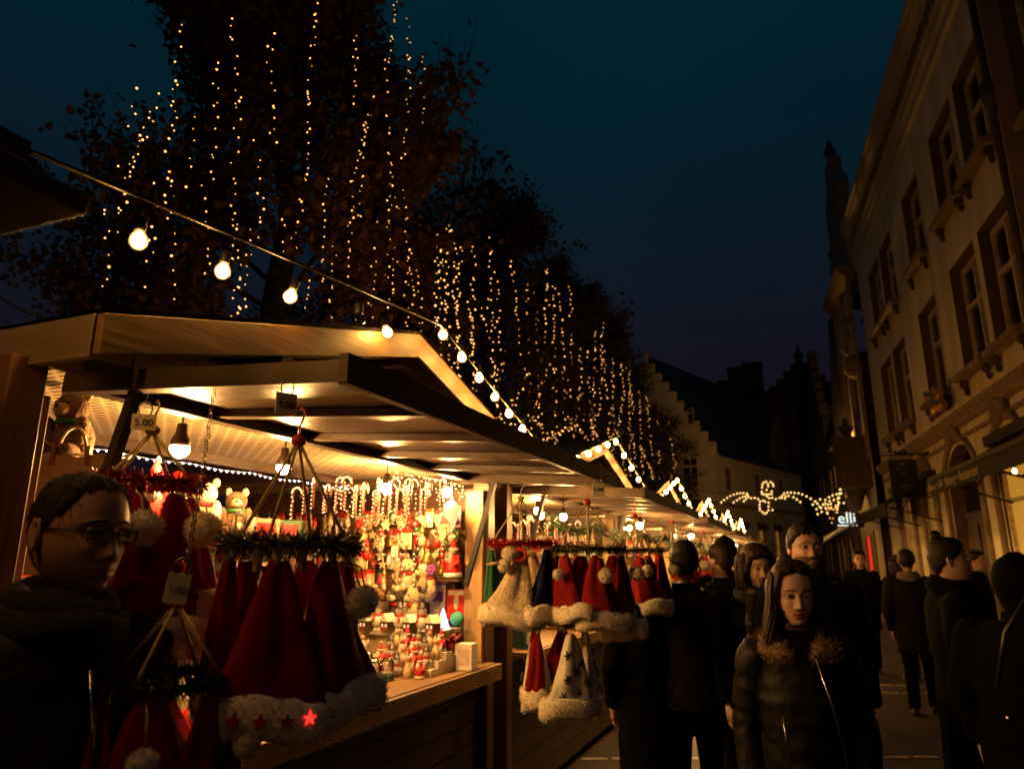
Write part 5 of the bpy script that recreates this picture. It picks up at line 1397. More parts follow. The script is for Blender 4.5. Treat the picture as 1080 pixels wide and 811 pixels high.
# dark silhouettes behind
def at_d(px, py, d): r_ = ray(px, py); return CAM + r_ * (d / math.hypot(r_.x, r_.y))
def dark_house(px, w, d, top, label, depth=9):
    p = at_d(px, 591, d); t = empty('dark_house', (p.x, p.y, 0), math.atan2(-p.x, p.y), label, 'house', 'dark houses closing the street')
    return t
t = dark_house(800, 8, 58, 0, 'dark house with a cluster of massive chimneys on the skyline')
zt = lambda py, d: 1.6 + (at_d(782, py, d).z - 1.6)
m = MB(); m.box((.0, 4, 6.5), (12, 8, 13)); m.build('wall', BRICKD, t)
m = MB(); m.prism([(-6.2, 13), (6.2, 13), (4.2, 14.6), (-4.2, 14.6)], 8.2, Matrix.Translation((0, 4, 0))); m.build('roof', SLATE, t)
for x, w, z in ((-1.55, 1.1, zt(398, 58)), (-.55, 1.3, zt(384, 58)), (.75, 1.5, zt(381, 58))): m = MB(); m.box((x, 2, (13 + z) / 2), (w, 1.6, z - 13)); m.box((x, 2, z), (w + .15, 1.75, .25)); m.build('chimney', BRICKD, t)
t = dark_house(864, 8, 52, 0, 'dark house with a narrow stepped gable and finial on the skyline')
z0 = zt(425, 52); pts = [(-3.2, 0), (-3.2, z0)]
zt2 = zt(390, 52)
for k in range(5): pts += [(-2.6 + .5 * k, z0 + (zt2 - z0) * k / 5), (-2.6 + .5 * k, z0 + (zt2 - z0) * (k + 1) / 5)]
full = pts + [(-x, z) for x, z in pts[::-1]]
m = MB(); m.prism(full[::-1], .5); m.build('stepped_gable', BRICKD, t)
m = MB(); m.lathe([(.3, 0), (.2, .4), (.35, .7), (.1, 1.2), (.05, 1.6)], (0, 0, zt2 - .1), 8); m.build('finial', STONED, t)
m = MB(); m.prism([(-3.4, z0), (3.4, z0), (0, zt2 - .6)], 9, Matrix.Translation((0, 4.8, 0))); m.build('roof', SLATE, t)
m = MB(); m.box((0, 4.8, z0 / 2), (6.6, 9, z0)); m.build('wall', BRICKD, t)
t = dark_house(720, 8, 60, 0, 'plain dark house behind the trees at the end of the stalls')
m = MB(); m.box((-9, 4, 4), (18, 8, 8)); m.build('wall', BRICKD, t); m = MB(); m.prism([(-18.3, 8), (.3, 8), (-2, 11), (-16, 11)], 8.4, Matrix.Translation((0, 4, 0))); m.build('roof', SLATE, t)

# ================================================================ light figure across the street
Yf = 24.0
pos = lambda px, py: at_y(px, py, Yf)
t = empty('light_figure', pos(822, 530), 0, 'winged light figure of small bulbs strung across the street', 'lights')
o = Vector(t.location)
Z = lambda zx, zy: (740 + zx * 160 / 998, 490 + zy * 130 / 811)
wing = [(130, 248), (148, 233), (168, 218), (190, 205), (212, 196), (234, 190), (254, 187), (275, 187), (298, 190), (210, 248), (232, 234), (250, 222), (270, 213), (288, 208), (302, 203), (278, 240), (292, 226), (308, 214), (326, 220), (350, 218), (372, 226)]
body = [(398, 150), (400, 132), (408, 118), (424, 112), (436, 128), (438, 142), (454, 114), (468, 125), (472, 140), (428, 166), (396, 178), (460, 176), (398, 192), (412, 196), (428, 195), (444, 195), (460, 194), (404, 236), (418, 242), (384, 242), (382, 262), (382, 282), (384, 298), (400, 312), (414, 322), (428, 316), (440, 300), (440, 276), (440, 250), (466, 298), (444, 220), (464, 218), (430, 208)]
wing2 = [(488, 226), (512, 218), (530, 204), (542, 190), (564, 184), (588, 184), (612, 186), (638, 188), (662, 196), (690, 208), (718, 224), (748, 242), (528, 218), (548, 222), (572, 206), (604, 214), (626, 228), (650, 246), (552, 208)]
tail = [(732, 262), (762, 256), (780, 228), (756, 292), (776, 276), (786, 284), (790, 310), (764, 325), (818, 288), (826, 318), (798, 262), (814, 232), (814, 256), (838, 214), (842, 240), (850, 258), (862, 202), (870, 232), (888, 194), (896, 222), (906, 252), (918, 188), (936, 252), (832, 262)]
def fig(name, P):
    m = MB(); q = [pos(*Z(*p)) - o for p in P]
    for a, b in zip(q[:-1], q[1:]):
        if (a - b).length < .55: m.tube([a + Vector((0, .03, 0)), b + Vector((0, .03, 0))], .008, 4)
    w = m.build(name, BLACK, t)
    m = MB()
    for p in q: m.ico(p, .03)
    tag(m.build('bulbs', E_EAGLE, w), kind='stuff')
fig('near_wing', wing); fig('body', body); fig('far_wing', wing2); fig('tail', tail)
m = MB(); a = pos(700, 512) - o; b = pos(915, 505) - o; m.tube([a.lerp(b, i / 12) - Vector((0, -.04, .35 * 4 * (i / 12) * (1 - i / 12))) for i in range(13)], .012, 5); m.build('span_wire', BLACK, t)
# ================================================================ trees
BARK = mat('dark_bark', (0.045, 0.03, 0.02), 0.9, (0.02, 0.014, 0.01), 6, (1, 1, .25), .8, 14)
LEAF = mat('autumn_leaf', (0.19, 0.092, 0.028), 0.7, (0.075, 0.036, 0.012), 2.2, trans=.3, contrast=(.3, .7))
LEAF_SHADED = mat('shaded_leaf', (0.05, 0.026, 0.010), 0.75, (0.03, 0.018, 0.008), 2.0, trans=.25)  # autumn leaf with shade put into its colour, for silhouetted far crowns
def tree(x, y, h, rad, nleaf, lsize, label, seed, leafm, zlow=2.3, shape=0.75, twigs=1.0):
    r_ = random.Random(seed)
    t = empty('lime_tree', (x, y, 0), 0, label, 'tree', 'lime trees behind the stalls')
    m = MB(); tips = []
    trunk = [Vector((r_.gauss(0, .05) * i, r_.gauss(0, .05) * i, h * .92 * i / 9)) for i in range(10)]
    trunk[0] = Vector((0, 0, -.05))
    m.tube(trunk, [.24 * (1 - i / 10.5) + .015 for i in range(10)], 9)
    def limb(p, d, l, r, depth):
        n = 5; pts = [p]
        q = p
        for i in range(n):
            d2 = (d + Vector((r_.gauss(0, .13), r_.gauss(0, .13), r_.gauss(.05, .10)))).normalized(); d = d2
            q = q + d * (l / n); pts.append(q)
            if depth < 2 and i >= 1:
                for _ in range(2 if depth == 0 else 1):
                    a = d.cross(Vector((r_.gauss(0, 1), r_.gauss(0, 1), r_.gauss(0, 1)))).normalized()
                    limb(q, (d * .75 + a * .75 + Vector((0, 0, .15))).normalized(), l * r_.uniform(.35, .6), r * .5, depth + 1)
            elif depth == 2 and i > 0: tips.append((q, d))
        m.tube(pts, [r * (1 - .8 * i / n) for i in range(n + 1)], 5 if depth == 0 else 3, cap=False)
        if depth >= 1:
            for _ in range(3):
                b_ = pts[r_.randrange(2, n + 1)]; dd = (d + Vector((r_.gauss(0, .6), r_.gauss(0, .6), r_.gauss(.25, .4)))).normalized()
                m.tube([b_, b_ + dd * .18, b_ + dd * r_.uniform(.3, .62) + Vector((0, 0, .05))], [.0055, .004, .0015], 3, cap=False)
        tips.append((q, d))
    nl = int(26 * twigs)
    for i in range(nl):
        z = zlow + (h * .93 - zlow) * (i / nl) ** .9
        u = (z - zlow) / (h - zlow)
        w = rad * (1 - u) ** shape * (.55 + .45 * min(1, u * 5 + .3)) + .25
        a = i * 2.4 + r_.uniform(-.4, .4); up = .35 + .9 * u
        p = Vector((0, 0, z)) + Vector(((trunk[min(9, int(z / (h * .92) * 9))]).x, (trunk[min(9, int(z / (h * .92) * 9))]).y, 0))
        limb(p, Vector((math.cos(a), math.sin(a), up)).normalized(), w * r_.uniform(.85, 1.15) * 1.05, .05 * (1 - .6 * u), 0)
    m.build('trunk', BARK, t)
    lf = MB(); V, Fc = lf.v, lf
    for k in range(nleaf):
        p, d = tips[r_.randrange(len(tips))]
        s = lsize * r_.uniform(.6, 1.25)
        c = p + Vector((r_.gauss(0, .13), r_.gauss(0, .13), r_.gauss(-.04, .13)))
        n = Vector((r_.gauss(0, 1), r_.gauss(0, 1), r_.gauss(0, .8))).normalized()
        a = n.cross(Vector((r_.gauss(0, 1), r_.gauss(0, 1), r_.gauss(-.4, .6)))); 
        if a.length < .05: continue
        a.normalize(); b = n.cross(a)
        bend = n * s * r_.uniform(-.25, .25)
        o = len(V)
        V += [c - a * s * .6, c - a * s * .25 + b * s * .42 + bend, c + a * s * .2 + b * s * .36 + bend, c + a * s * .7, c + a * s * .2 - b * s * .36 + bend, c - a * s * .25 - b * s * .42 + bend]
        lf.addf((o, o + 1, o + 2, o + 3)); lf.addf((o, o + 3, o + 4, o + 5))
    cr = lf.build('crown', leafm, t); 
    return t
tree(-6.0, 6.6, 11.5, 2.1, 52000, .078, 'big lime tree with lamplit brown leaves rising behind the front stall', 3, LEAF, 2.4, .62, 1.25)
tree(-5.9, 10.3, 7.9, 1.9, 12000, .085, 'lower lime tree filling the gap behind the first and second stalls', 17, LEAF_SHADED, 2.2, .5)
tree(-5.9, 13.8, 9.2, 2.0, 20000, .08, 'dark lime tree behind the second stall with drooping light strings', 5, LEAF_SHADED, 2.4, .55)
tree(-5.9, 17.6, 9.3, 1.9, 17000, .08, 'dark lime tree behind the third stall, lower left of the skyline notch', 8, LEAF_SHADED, 2.4, .6)
tree(-5.9, 21.8, 9.1, 1.9, 14000, .085, 'dark lime tree behind the fifth stall, between two similar trees', 13, LEAF_SHADED, 2.4, .6, .8)
tree(-5.9, 26.2, 8.8, 1.7, 6000, .09, 'small dark lime tree beyond the far end of the stalls', 21, LEAF_SHADED, 2.4, .6, .7)
tree(-5.9, 30.6, 8.0, 1.6, 4500, .1, 'farthest dark lime tree, close to the stepped gable', 34, LEAF_SHADED, 2.2, .6, .6)

# ---------------------------------------------------------------- light strings in the trees
SG = 'light strings hanging in the trees'
def light_string(px0, py0, px1, py1, X, label, wob=.012, step=.09, r=.0105, sag_=0.0):
    a = at_x(px0, py0, X); b = at_x(px1, py1, X)
    t = empty('light_string', a, 0, label, 'light string', SG)
    L_ = (b - a).length; n = max(4, int(L_ / step)); pts = []
    side = Vector((0, 1, 0))
    for i in range(n + 1):
        u = i / n
        pts.append((b - a) * u + Vector((rnd.gauss(0, wob), rnd.gauss(0, wob) + sag_ * 4 * u * (1 - u), rnd.gauss(0, wob * .4))))
    m = MB(); m.tube(pts[::2] if len(pts) > 6 else pts, .0028, 3, cap=False); m.build('wire', BLACK, t)
    m = MB()
    for i, p in enumerate(pts):
        if rnd.random() < .12: continue
        m.ico(p + Vector((rnd.gauss(0, .010), rnd.gauss(0, .012), rnd.uniform(-.04, .04))), r * rnd.choice((.6, .8, 1, 1, 1.35)))
    tag(m.build('tiny_bulbs', E_FAIRY, t), kind='stuff')
    return t
LB1 = 'string of tiny warm lights hanging in the big lamplit tree'
for q in ((286, 40, 290, 150), (270, 150, 276, 250), (376, 20, 372, 110), (445, 60, 448, 170), (228, 60, 224, 190), (215, 200, 220, 310), (344, 190, 340, 300), (162, 200, 158, 300), (430, 20, 432, 90), (250, 240, 252, 330), (141, 98, 128, 215), (152, 125, 140, 178), (166, 100, 158, 140), (195, 30, 182, 120), (184, 115, 176, 215), (182, 200, 184, 330), (246, 18, 252, 110), (250, 108, 246, 335), (334, 0, 326, 105), (328, 100, 322, 190), (322, 188, 310, 260), (418, 2, 408, 70), (408, 66, 412, 190),
          (396, 90, 370, 205), (412, 188, 408, 300), (372, 200, 366, 290), (352, 262, 348, 335), (430, 100, 424, 180), (425, 190, 436, 320), (398, 230, 392, 330), (300, 230, 298, 262), (330, 285, 324, 322), (115, 222, 108, 300), (205, 130, 200, 200), (385, 120, 380, 230), (148, 140, 120, 240), (262, 240, 258, 330)):
    light_string(*q, -3.75, LB1, .012, .066, .0060)
for q in ((418, 205, 412, 350), (432, 245, 428, 360), (440, 285, 446, 370)): light_string(*q, -3.9, LB1, .012, .070, .0068)
LB2 = 'string of tiny warm lights hanging in the dark trees behind the stalls'
for q in ((470, 240, 462, 300), (468, 258, 474, 390), (480, 255, 484, 395), (488, 262, 480, 330), (478, 300, 486, 420), (495, 320, 500, 410), (508, 325, 512, 350), (463, 270, 458, 350), (484, 380, 476, 400),
          (540, 275, 548, 360), (548, 358, 553, 395), (553, 395, 536, 450), (578, 282, 574, 375), (580, 385, 562, 430), (590, 310, 594, 390), (600, 298, 604, 350), (594, 390, 596, 440), (604, 350, 600, 420), (612, 370, 614, 445), (636, 340, 632, 440), (634, 345, 640, 420), (656, 385, 658, 420), (662, 388, 668, 440),
          (656, 420, 650, 470), (682, 418, 688, 480), (704, 442, 712, 490), (712, 490, 704, 515), (540, 420, 545, 470), (525, 440, 560, 470), (560, 440, 590, 470), (575, 462, 610, 448), (600, 440, 625, 470), (622, 440, 636, 480), (642, 450, 650, 505), (655, 470, 662, 510), (668, 460, 672, 500), (520, 380, 526, 440), (612, 400, 606, 470), (645, 430, 640, 480), (676, 470, 690, 505)):
    light_string(*q, -4.0, LB2, .018, .082, .0094)
for q in ((515, 250, 520, 400), (527, 300, 524, 430), (556, 300, 560, 450), (566, 330, 570, 450), (584, 300, 586, 470), (620, 370, 624, 460), (628, 345, 626, 470), (646, 380, 648, 490), (664, 400, 664, 500), (674, 410, 678, 500), (694, 440, 697, 510), (500, 260, 498, 380), (460, 250, 466, 380), (475, 235, 470, 330)):
    light_string(*q, -4.05, LB2, .018, .078, .0088)
for q in ((500, 300, 505, 420), (530, 300, 527, 420), (560, 300, 566, 420), (620, 330, 622, 430), (648, 360, 646, 450)): light_string(*q, -6.2, LB2, .06, .16, .011)
# overhead wires on the left
t = empty('overhead_wire', (0, 0, 0), 0, 'thin dark wire crossing the sky at the far left above the big stall', 'wire')
m = MB(); a = at_x(-40, 285, -4.2); b = at_x(110, 345, -4.2); m.tube([a.lerp(b, i / 10) - Vector((0, 0, .10 * 4 * (i / 10) * (1 - i / 10))) for i in range(11)], .009, 5); m.build('cable', BLACK, t)
m = MB(); m.box(b, (.05, .05, .08)); m.build('clamp', RUBBER, t)
# ================================================================ people
def skin_mat(name, c):
    m = mat(name, c, .5, tuple(v * .82 for v in c), 14, bump=.06, bscale=120)
    b = m.node_tree.nodes['Principled BSDF']; b.inputs['Subsurface Weight'].default_value = .08; b.inputs['Subsurface Radius'].default_value = (.01, .004, .002)
    return m
SKIN = skin_mat('skin', (.42, .235, .155)); SKIN2 = skin_mat('skin_light', (.55, .34, .24))
LIPS = mat('lips', (.33, .10, .085), .4); LIPM = mat('lips_pale', (.38, .17, .13), .5)
EYEW = mat('eye_white', (.34, .30, .26), .3); IRIS = mat('iris', (.03, .018, .012), .15)
HAIRB = mat('black_hair', (.011, .007, .006), .6, (.007, .005, .004), 30, (1, 1, .12), .5, 60, spec=.2)
HAIRR = mat('brown_hair', (.024, .011, .006), .55, (.016, .008, .005), 30, (1, 1, .12), .5, 60, spec=.2)
HAIRG = mat('grey_brown_hair', (.018, .012, .008), .75, (.022, .015, .011), 40, (1, 1, .2), .5, 70, spec=.2)
CL = {k: mat(k + '_cloth', c, r, tuple(v * .6 for v in c), 9, bump=.35, bscale=30, spec=.06) for k, c, r in (
    ('black', (.0032, .003, .003), .95), ('charcoal', (.005, .005, .005), .95), ('brown', (.011, .0075, .005), .9), ('navy', (.005, .006, .010), .9),
    ('olive', (.014, .012, .008), .9), ('dark_red', (.03, .006, .005), .9), ('denim', (.008, .01, .016), .9), ('tan', (.16, .11, .06), .8), ('cream', (.3, .22, .12), .85))}
PUFF = mat('black_quilted_nylon', (.007, .006, .006), .55, (.005, .0045, .0045), 10, bump=.25, bscale=25, spec=.2)
PUFFB = mat('brown_quilted_nylon', (.020, .013, .008), .6, (.012, .008, .005), 10, bump=.25, bscale=25, spec=.25)
KNIT = mat('grey_knit', (.035, .027, .018), .95, (.016, .012, .009), 60, (1, 1, 3), .9, 80)
FURB = mat('tan_fur', (.30, .19, .105), .9, (.17, .10, .052), 40, bump=.8, bscale=80)
SHOE = mat('dark_leather', (.014, .010, .008), .4)
HEAD = [(.118, .012, .010, -.022), (.112, .032, .030, -.048), (.100, .050, .052, -.070), (.080, .064, .073, -.087), (.050, .073, .086, -.098), (.022, .0755, .0905, -.100), (0, .0745, .087, -.097),
        (-.030, .0715, .0885, -.088), (-.055, .066, .0885, -.074), (-.075, .058, .0875, -.060), (-.095, .046, .084, -.052), (-.108, .036, .076, -.050), (-.116, .041, .055, -.053), (-.124, .047, .034, -.058),
        (-.145, .050, .030, -.063), (-.175, .054, .031, -.069), (-.195, .064, .034, -.078), (-.215, .09, .042, -.088)]
TORSO = [(-.235, .135, .055, -.10), (-.27, .175, .085, -.115), (-.42, .175, .115, -.12), (-.56, .150, .11, -.10), (-.68, .155, .105, -.105), (-.80, .165, .10, -.115), (-.88, .12, .07, -.08)]
def interp(T, z):
    if z >= T[0][0]: return T[0][1:]
    for i in range(len(T) - 1):
        if T[i][0] >= z >= T[i + 1][0]:
            u = (T[i][0] - z) / (T[i][0] - T[i + 1][0])
            p0 = T[max(i - 1, 0)]; p1 = T[i]; p2 = T[i + 1]; p3 = T[min(i + 2, len(T) - 1)]
            def cr(k):
                a, b, c, d = p0[k], p1[k], p2[k], p3[k]
                h = p2[0] - p1[0]
                m1 = (c - a) / (p2[0] - p0[0]) * h; m2 = (d - b) / (p3[0] - p1[0]) * h
                u2, u3 = u * u, u * u * u
                return (2 * u3 - 3 * u2 + 1) * b + (u3 - 2 * u2 + u) * m1 + (-2 * u3 + 3 * u2) * c + (u3 - u2) * m2
            return cr(1), cr(2), cr(3)
    return T[-1][1:]
gs = lambda v, s: math.exp(-(v / s) ** 2)
def head_pt(a, z, fem=False):
    w, f, b = interp(HEAD, z)
    if fem and z < -.06: w *= .96
    s, c = math.sin(a), math.cos(a)
    x = w * (abs(s) ** .92) * (1 if s >= 0 else -1)
    y = f * abs(c) ** .88 if c > 0 else b * abs(c) ** .95
    if c > 0 and -.125 < z < .07:
        k = min(1, c * 2.2); ax = abs(x)
        if -.055 < z < .018:
            u = (.018 - z) / .058
            ridge = .004 + .020 * max(0, min(1, u)) ** 1.3
            if z < -.040: ridge *= max(0, (z + .055) / .015)
            y += ridge * gs(x, .0095 + .005 * max(0, min(1, u)))
        y += .007 * gs(ax - .014, .0065) * gs(z + .042, .008)
        y -= .012 * gs(ax - .031, .016) * gs(z - .002, .0125)
        y += (.0025 if fem else .005) * gs(ax - .028, .024) * gs(z - .021, .008)
        y += .005 * gs(ax - .042, .018) * gs(z + .028, .018)
        zl = z - (7.0 if fem else 2.0) * x * x
        y += .0055 * gs(x, .021) * gs(zl + .0645, .0052) + .006 * gs(x, .018) * gs(zl + .077, .006)
        y -= .0045 * gs(x, .024) * gs(zl + .0705, .0022)
        y -= .004 * gs(x, .018) * gs(z + .088, .006)
        y += .005 * gs(x, .017) * gs(z + .102, .009)
    return x, y
def person(label, loc, rz, H=1.72, hair='short', hairm=None, top=None, topm=None, hem=.62, trm=None, yaw=0, pitch=0, fem=False, skin=None, near=False, arms='down', stride=.10, wide=1.0, collar='stand', quilt=0.0, hunch=0.0, eyes=True):
    hairm = hairm or HAIRB; topm = topm or CL['black']; trm = trm or CL['black']; skin = skin or SKIN
    t = empty('person', (loc[0], loc[1], 0), rz, label, 'person', 'people walking between the stalls and houses')
    S = H / 1.74; hz = H - .118 * S
    nA = 64 if near else 40
    A_ = [2 * math.pi * j / nA - .52 * math.sin(2 * math.pi * j / nA) for j in range(nA)]
    Rm = Euler((R(pitch), 0, R(yaw))).to_matrix()
    def hw(z): return max(0.0, min(1.0, (z + .23) / .12))
    off = Vector((0, .05 * hunch + .015, 0))
    def place(p, z):
        p = Vector(p); k = hw(z)
        q = Rm @ Vector((p.x, p.y, p.z + .12)) - Vector((0, 0, .12))
        p = p.lerp(q, k) + off * k
        return p * S + Vector((0, 0, hz))
    zs = []
    n1 = 78 if near else 46
    for i in range(n1): zs.append(.118 - .245 * i / (n1 - 1))
    zs += [-.145, -.16, -.175, -.19, -.205, -.225]
    rows = []
    for z in zs: rows.append([place((*head_pt(a, z, fem), z), z) for a in A_])
    for z, w, f, b in TORSO:
        rows.append([place((w * .9 * math.sin(a), (f if math.cos(a) > 0 else -b) * .85 * math.cos(a), z), z) for a in A_])
    B = MB()
    def mif(i, j):
        if i >= n1: return 0
        z = zs[i]; a = A_[j]; x, y = head_pt(a, z, fem)
        if math.cos(a) > .3 and abs(x) < .024 and abs(z - (7.0 if fem else 2.0) * x * x + .0705) < .0115 * math.sqrt(max(0, 1 - (x / .025) ** 2)): return 1
        return 0
    B.grid(rows, 0, True, True, True, True, mif)
    for sx in (-1, 1):      # ears
        er = []
        for i in range(9):
            u = i / 8; zz = .026 - .062 * u; ww = .017 * math.sin(math.pi * min(.97, max(.05, u))) ** .6 * (1.1 - .4 * u)
            er.append([place((sx * (.0735 + d), -.012 + yy * ww - .004 * math.sin(3 * u), zz), 0) for d, yy in ((-.004, -.6), (.012, -1.0), (.015, -.6), (.008, 0), (.012, .7), (-.004, .8))])
        B.grid(er, 0, True, True, True, True)
    # arms (inside the sleeves) and hands
    sh = .185 * wide
    arm_p = {}
    for sx in (-1, 1):
        S0 = Vector((sx * sh, -.015, hz / S - .250)); 
        mode = arms if isinstance(arms, str) else arms[0 if sx < 0 else 1]
        if mode == 'down': E0, W0 = S0 + Vector((sx * .055, -.03, -.275)), S0 + Vector((sx * .045, .05, -.52))
        elif mode == 'front': E0, W0 = S0 + Vector((sx * .075, -.02, -.265)), S0 + Vector((-sx * .06, .20, -.33))
        elif mode == 'swing': E0, W0 = S0 + Vector((sx * .05, -.10, -.26)), S0 + Vector((sx * .05, -.06, -.50))
        elif mode == 'raise': E0, W0 = S0 + Vector((sx * .07, .10, -.22)), S0 + Vector((-sx * .02, .26, .0))
        S0, E0, W0 = S0 * S, E0 * S, W0 * S
        arm_p[sx] = (S0, E0, W0)
        B.tube([S0, S0.lerp(E0, .5), E0, E0.lerp(W0, .5), W0], [.045 * S, .043 * S, .036 * S, .034 * S, .026 * S], 8)
        d = (W0 - E0).normalized(); side = Vector((0, 1, 0)) if abs(d.z) > .6 else Vector((0, 0, 1)); side = (side - d * side.dot(d)).normalized(); nrm = d.cross(side)
        pr = []
        for u, w_, th in ((0, .024, .018), (.03, .034, .018), (.065, .041, .016), (.09, .041, .013)):
            pr.append([W0 + d * u * S + (side * math.cos(a) * w_ + nrm * math.sin(a) * th) * S for a in [k * math.pi / 4 for k in range(8)]])
        B.grid(pr, 0, True, True, True, True)
        for k, (o_, l_) in enumerate(((.031, .068), (.011, .078), (-.010, .072), (-.030, .056))):
            b0_ = W0 + d * .085 * S + side * o_ * S; c_ = nrm * (-sx) * S
            B.tube([b0_, b0_ + d * l_ * .45 * S + c_ * .006, b0_ + d * l_ * .75 * S + c_ * .020, b0_ + d * l_ * .92 * S + c_ * .036], [.0092 * S, .0086 * S, .0078 * S, .006 * S], 6)
        b0_ = W0 + d * .03 * S + side * .03 * S
        B.tube([b0_, b0_ + (d * .03 + side * .03) * S, b0_ + (d * .06 + side * .036) * S + nrm * (-sx) * .012 * S], [.012 * S, .010 * S, .007 * S], 6)
    # legs under the trousers
    hip = hz / S - .78
    legs = {}
    for sx in (-1, 1):
        st = stride * sx
        L0 = [Vector((sx * .085, 0, hip)), Vector((sx * .092, st * .6 + .03, .47)), Vector((sx * .095, st * 1.2 - .02, .09))]
        legs[sx] = [p * S for p in L0]
        B.tube(legs[sx], [.07 * S, .05 * S, .035 * S], 8)
    B.build('body', [skin, LIPS if fem else LIPM], t)
    # eyes
    if eyes:
        for sx in (-1, 1):
            _, fy = head_pt(math.asin(min(1, .031 / .074)), 0, fem)
            c = place((sx * .031, .0735, .002), .0)
            m = MB(); fwd = Rm @ Vector((0, 1, 0)); q = Vector((0, 0, 1)).rotation_difference(fwd).to_matrix(); rE = .0118 * S
            m.lathe([(rE * math.sin(R(d_)), -rE * math.cos(R(d_))) for d_ in (10, 50, 90, 118, 133, 148, 165, 178)][::1], c, 12, 0, q, mif=lambda i, j: 1 if i >= 4 else 0)
            m.build('eye', [EYEW, IRIS], t)
            m = MB(); rows_ = []
            for k in range(9):      # upper lid and lash line
                xx = -.0155 + .031 * k / 8; zz = .0040 * math.sqrt(max(0, 1 - (xx / .0165) ** 2))
                yy = .0735 + .0123 * math.sqrt(max(.1, 1 - (xx / .022) ** 2))
                rows_.append([place((sx * .031 + xx, yy + .0012, .002 + zz), 0), place((sx * .031 + xx, yy - .002, .002 + zz + .008), 0), place((sx * .031 + xx, yy - .006, .002 + zz + .002), 0)])
            m.grid(rows_, 0, True, True, True, True); m.build('eyelid', skin, t)
            m = MB(); rows_ = []
            for k in range(9):
                xx = -.0155 + .031 * k / 8; zz = -.0045 * math.sqrt(max(0, 1 - (xx / .0165) ** 2)); yy = .0735 + .0123 * math.sqrt(max(.1, 1 - (xx / .022) ** 2))
                rows_.append([place((sx * .031 + xx, yy + .0008, .002 + zz), 0), place((sx * .031 + xx, yy - .002, .002 + zz - .007), 0), place((sx * .031 + xx, yy - .006, .002 + zz - .002), 0)])
            m.grid(rows_, 0, True, True, True, True); m.build('eyelid', skin, t)
            m = MB(); pts = []
            for k in range(7):
                xx = .012 + .042 * k / 6; zz = .0225 + .006 * math.sin(math.pi * (k / 6) ** .7) - .004 * (k / 6)
                aa = math.asin(min(1, xx / interp(HEAD, zz)[0])); X_, Y_ = head_pt(aa, zz, fem); pts.append(place((sx * xx, Y_ + .0015, zz), 0))
            m.tube(pts, [.0012, .0026, .0030, .0030, .0026, .0020, .0008], 5); m.build('eyebrow', hairm, t)
    # hair
    rr = random.Random(hash(label) % 1000 if False else len(label) * 7)
    if hair in ('short', 'bob', 'long', 'bun', 'crop'):
        th = {'short': .016, 'crop': .006, 'bob': .026, 'long': .020, 'bun': .014}[hair]
        front = {'short': .066, 'crop': .079, 'bob': .055, 'long': .082, 'bun': .074}[hair]
        def hl(a):
            q = abs(math.atan2(math.sin(a), math.cos(a)))
            if hair in ('short', 'crop', 'bun'):
                if q < .75: return front - .012 * (q / .75)
                if q < 1.35: return (front - .012) + (0.004 - front + .012) * ((q - .75) / .6)
                return .004 + (-.085 - .004) * min(1, (q - 1.35) / 1.3)
            if q < .8: return front - .02 * q
            if q < 1.3: return front - .016 + (-.095 - front) * ((q - .8) / .5)
            return -.10 - .03 * min(1, (q - 1.2) / .6)
        jit = [rr.gauss(0, .006 if hair in ('short', 'crop') else .0) for _ in A_]
        hm = MB(); rows = []
        nz_ = 34
        for i in range(nz_):
            z = .118 - .235 * i / (nz_ - 1); row = []
            for ia, a in enumerate(A_):
                x, y = head_pt(a, z, fem)
                k = max(0.0, min(1.0, (z - hl(a) - jit[ia]) / .026)); k = k * k * (3 - 2 * k)
                thk = th * k * (1 + .05 * math.sin(a * 17 + z * 30) + rr.uniform(-.05, .05)) - .006 * (1 - k)
                if hair in ('bob',) and z < .02: thk *= 1.25
                v = Vector((x, y + .01, z * .9)); d = v.normalized()
                p = Vector((x, y, z)) + d * thk
                row.append(place(p, max(z, -.1)))
            rows.append(row)
        hm.grid(rows, 0, True, True, True, False)
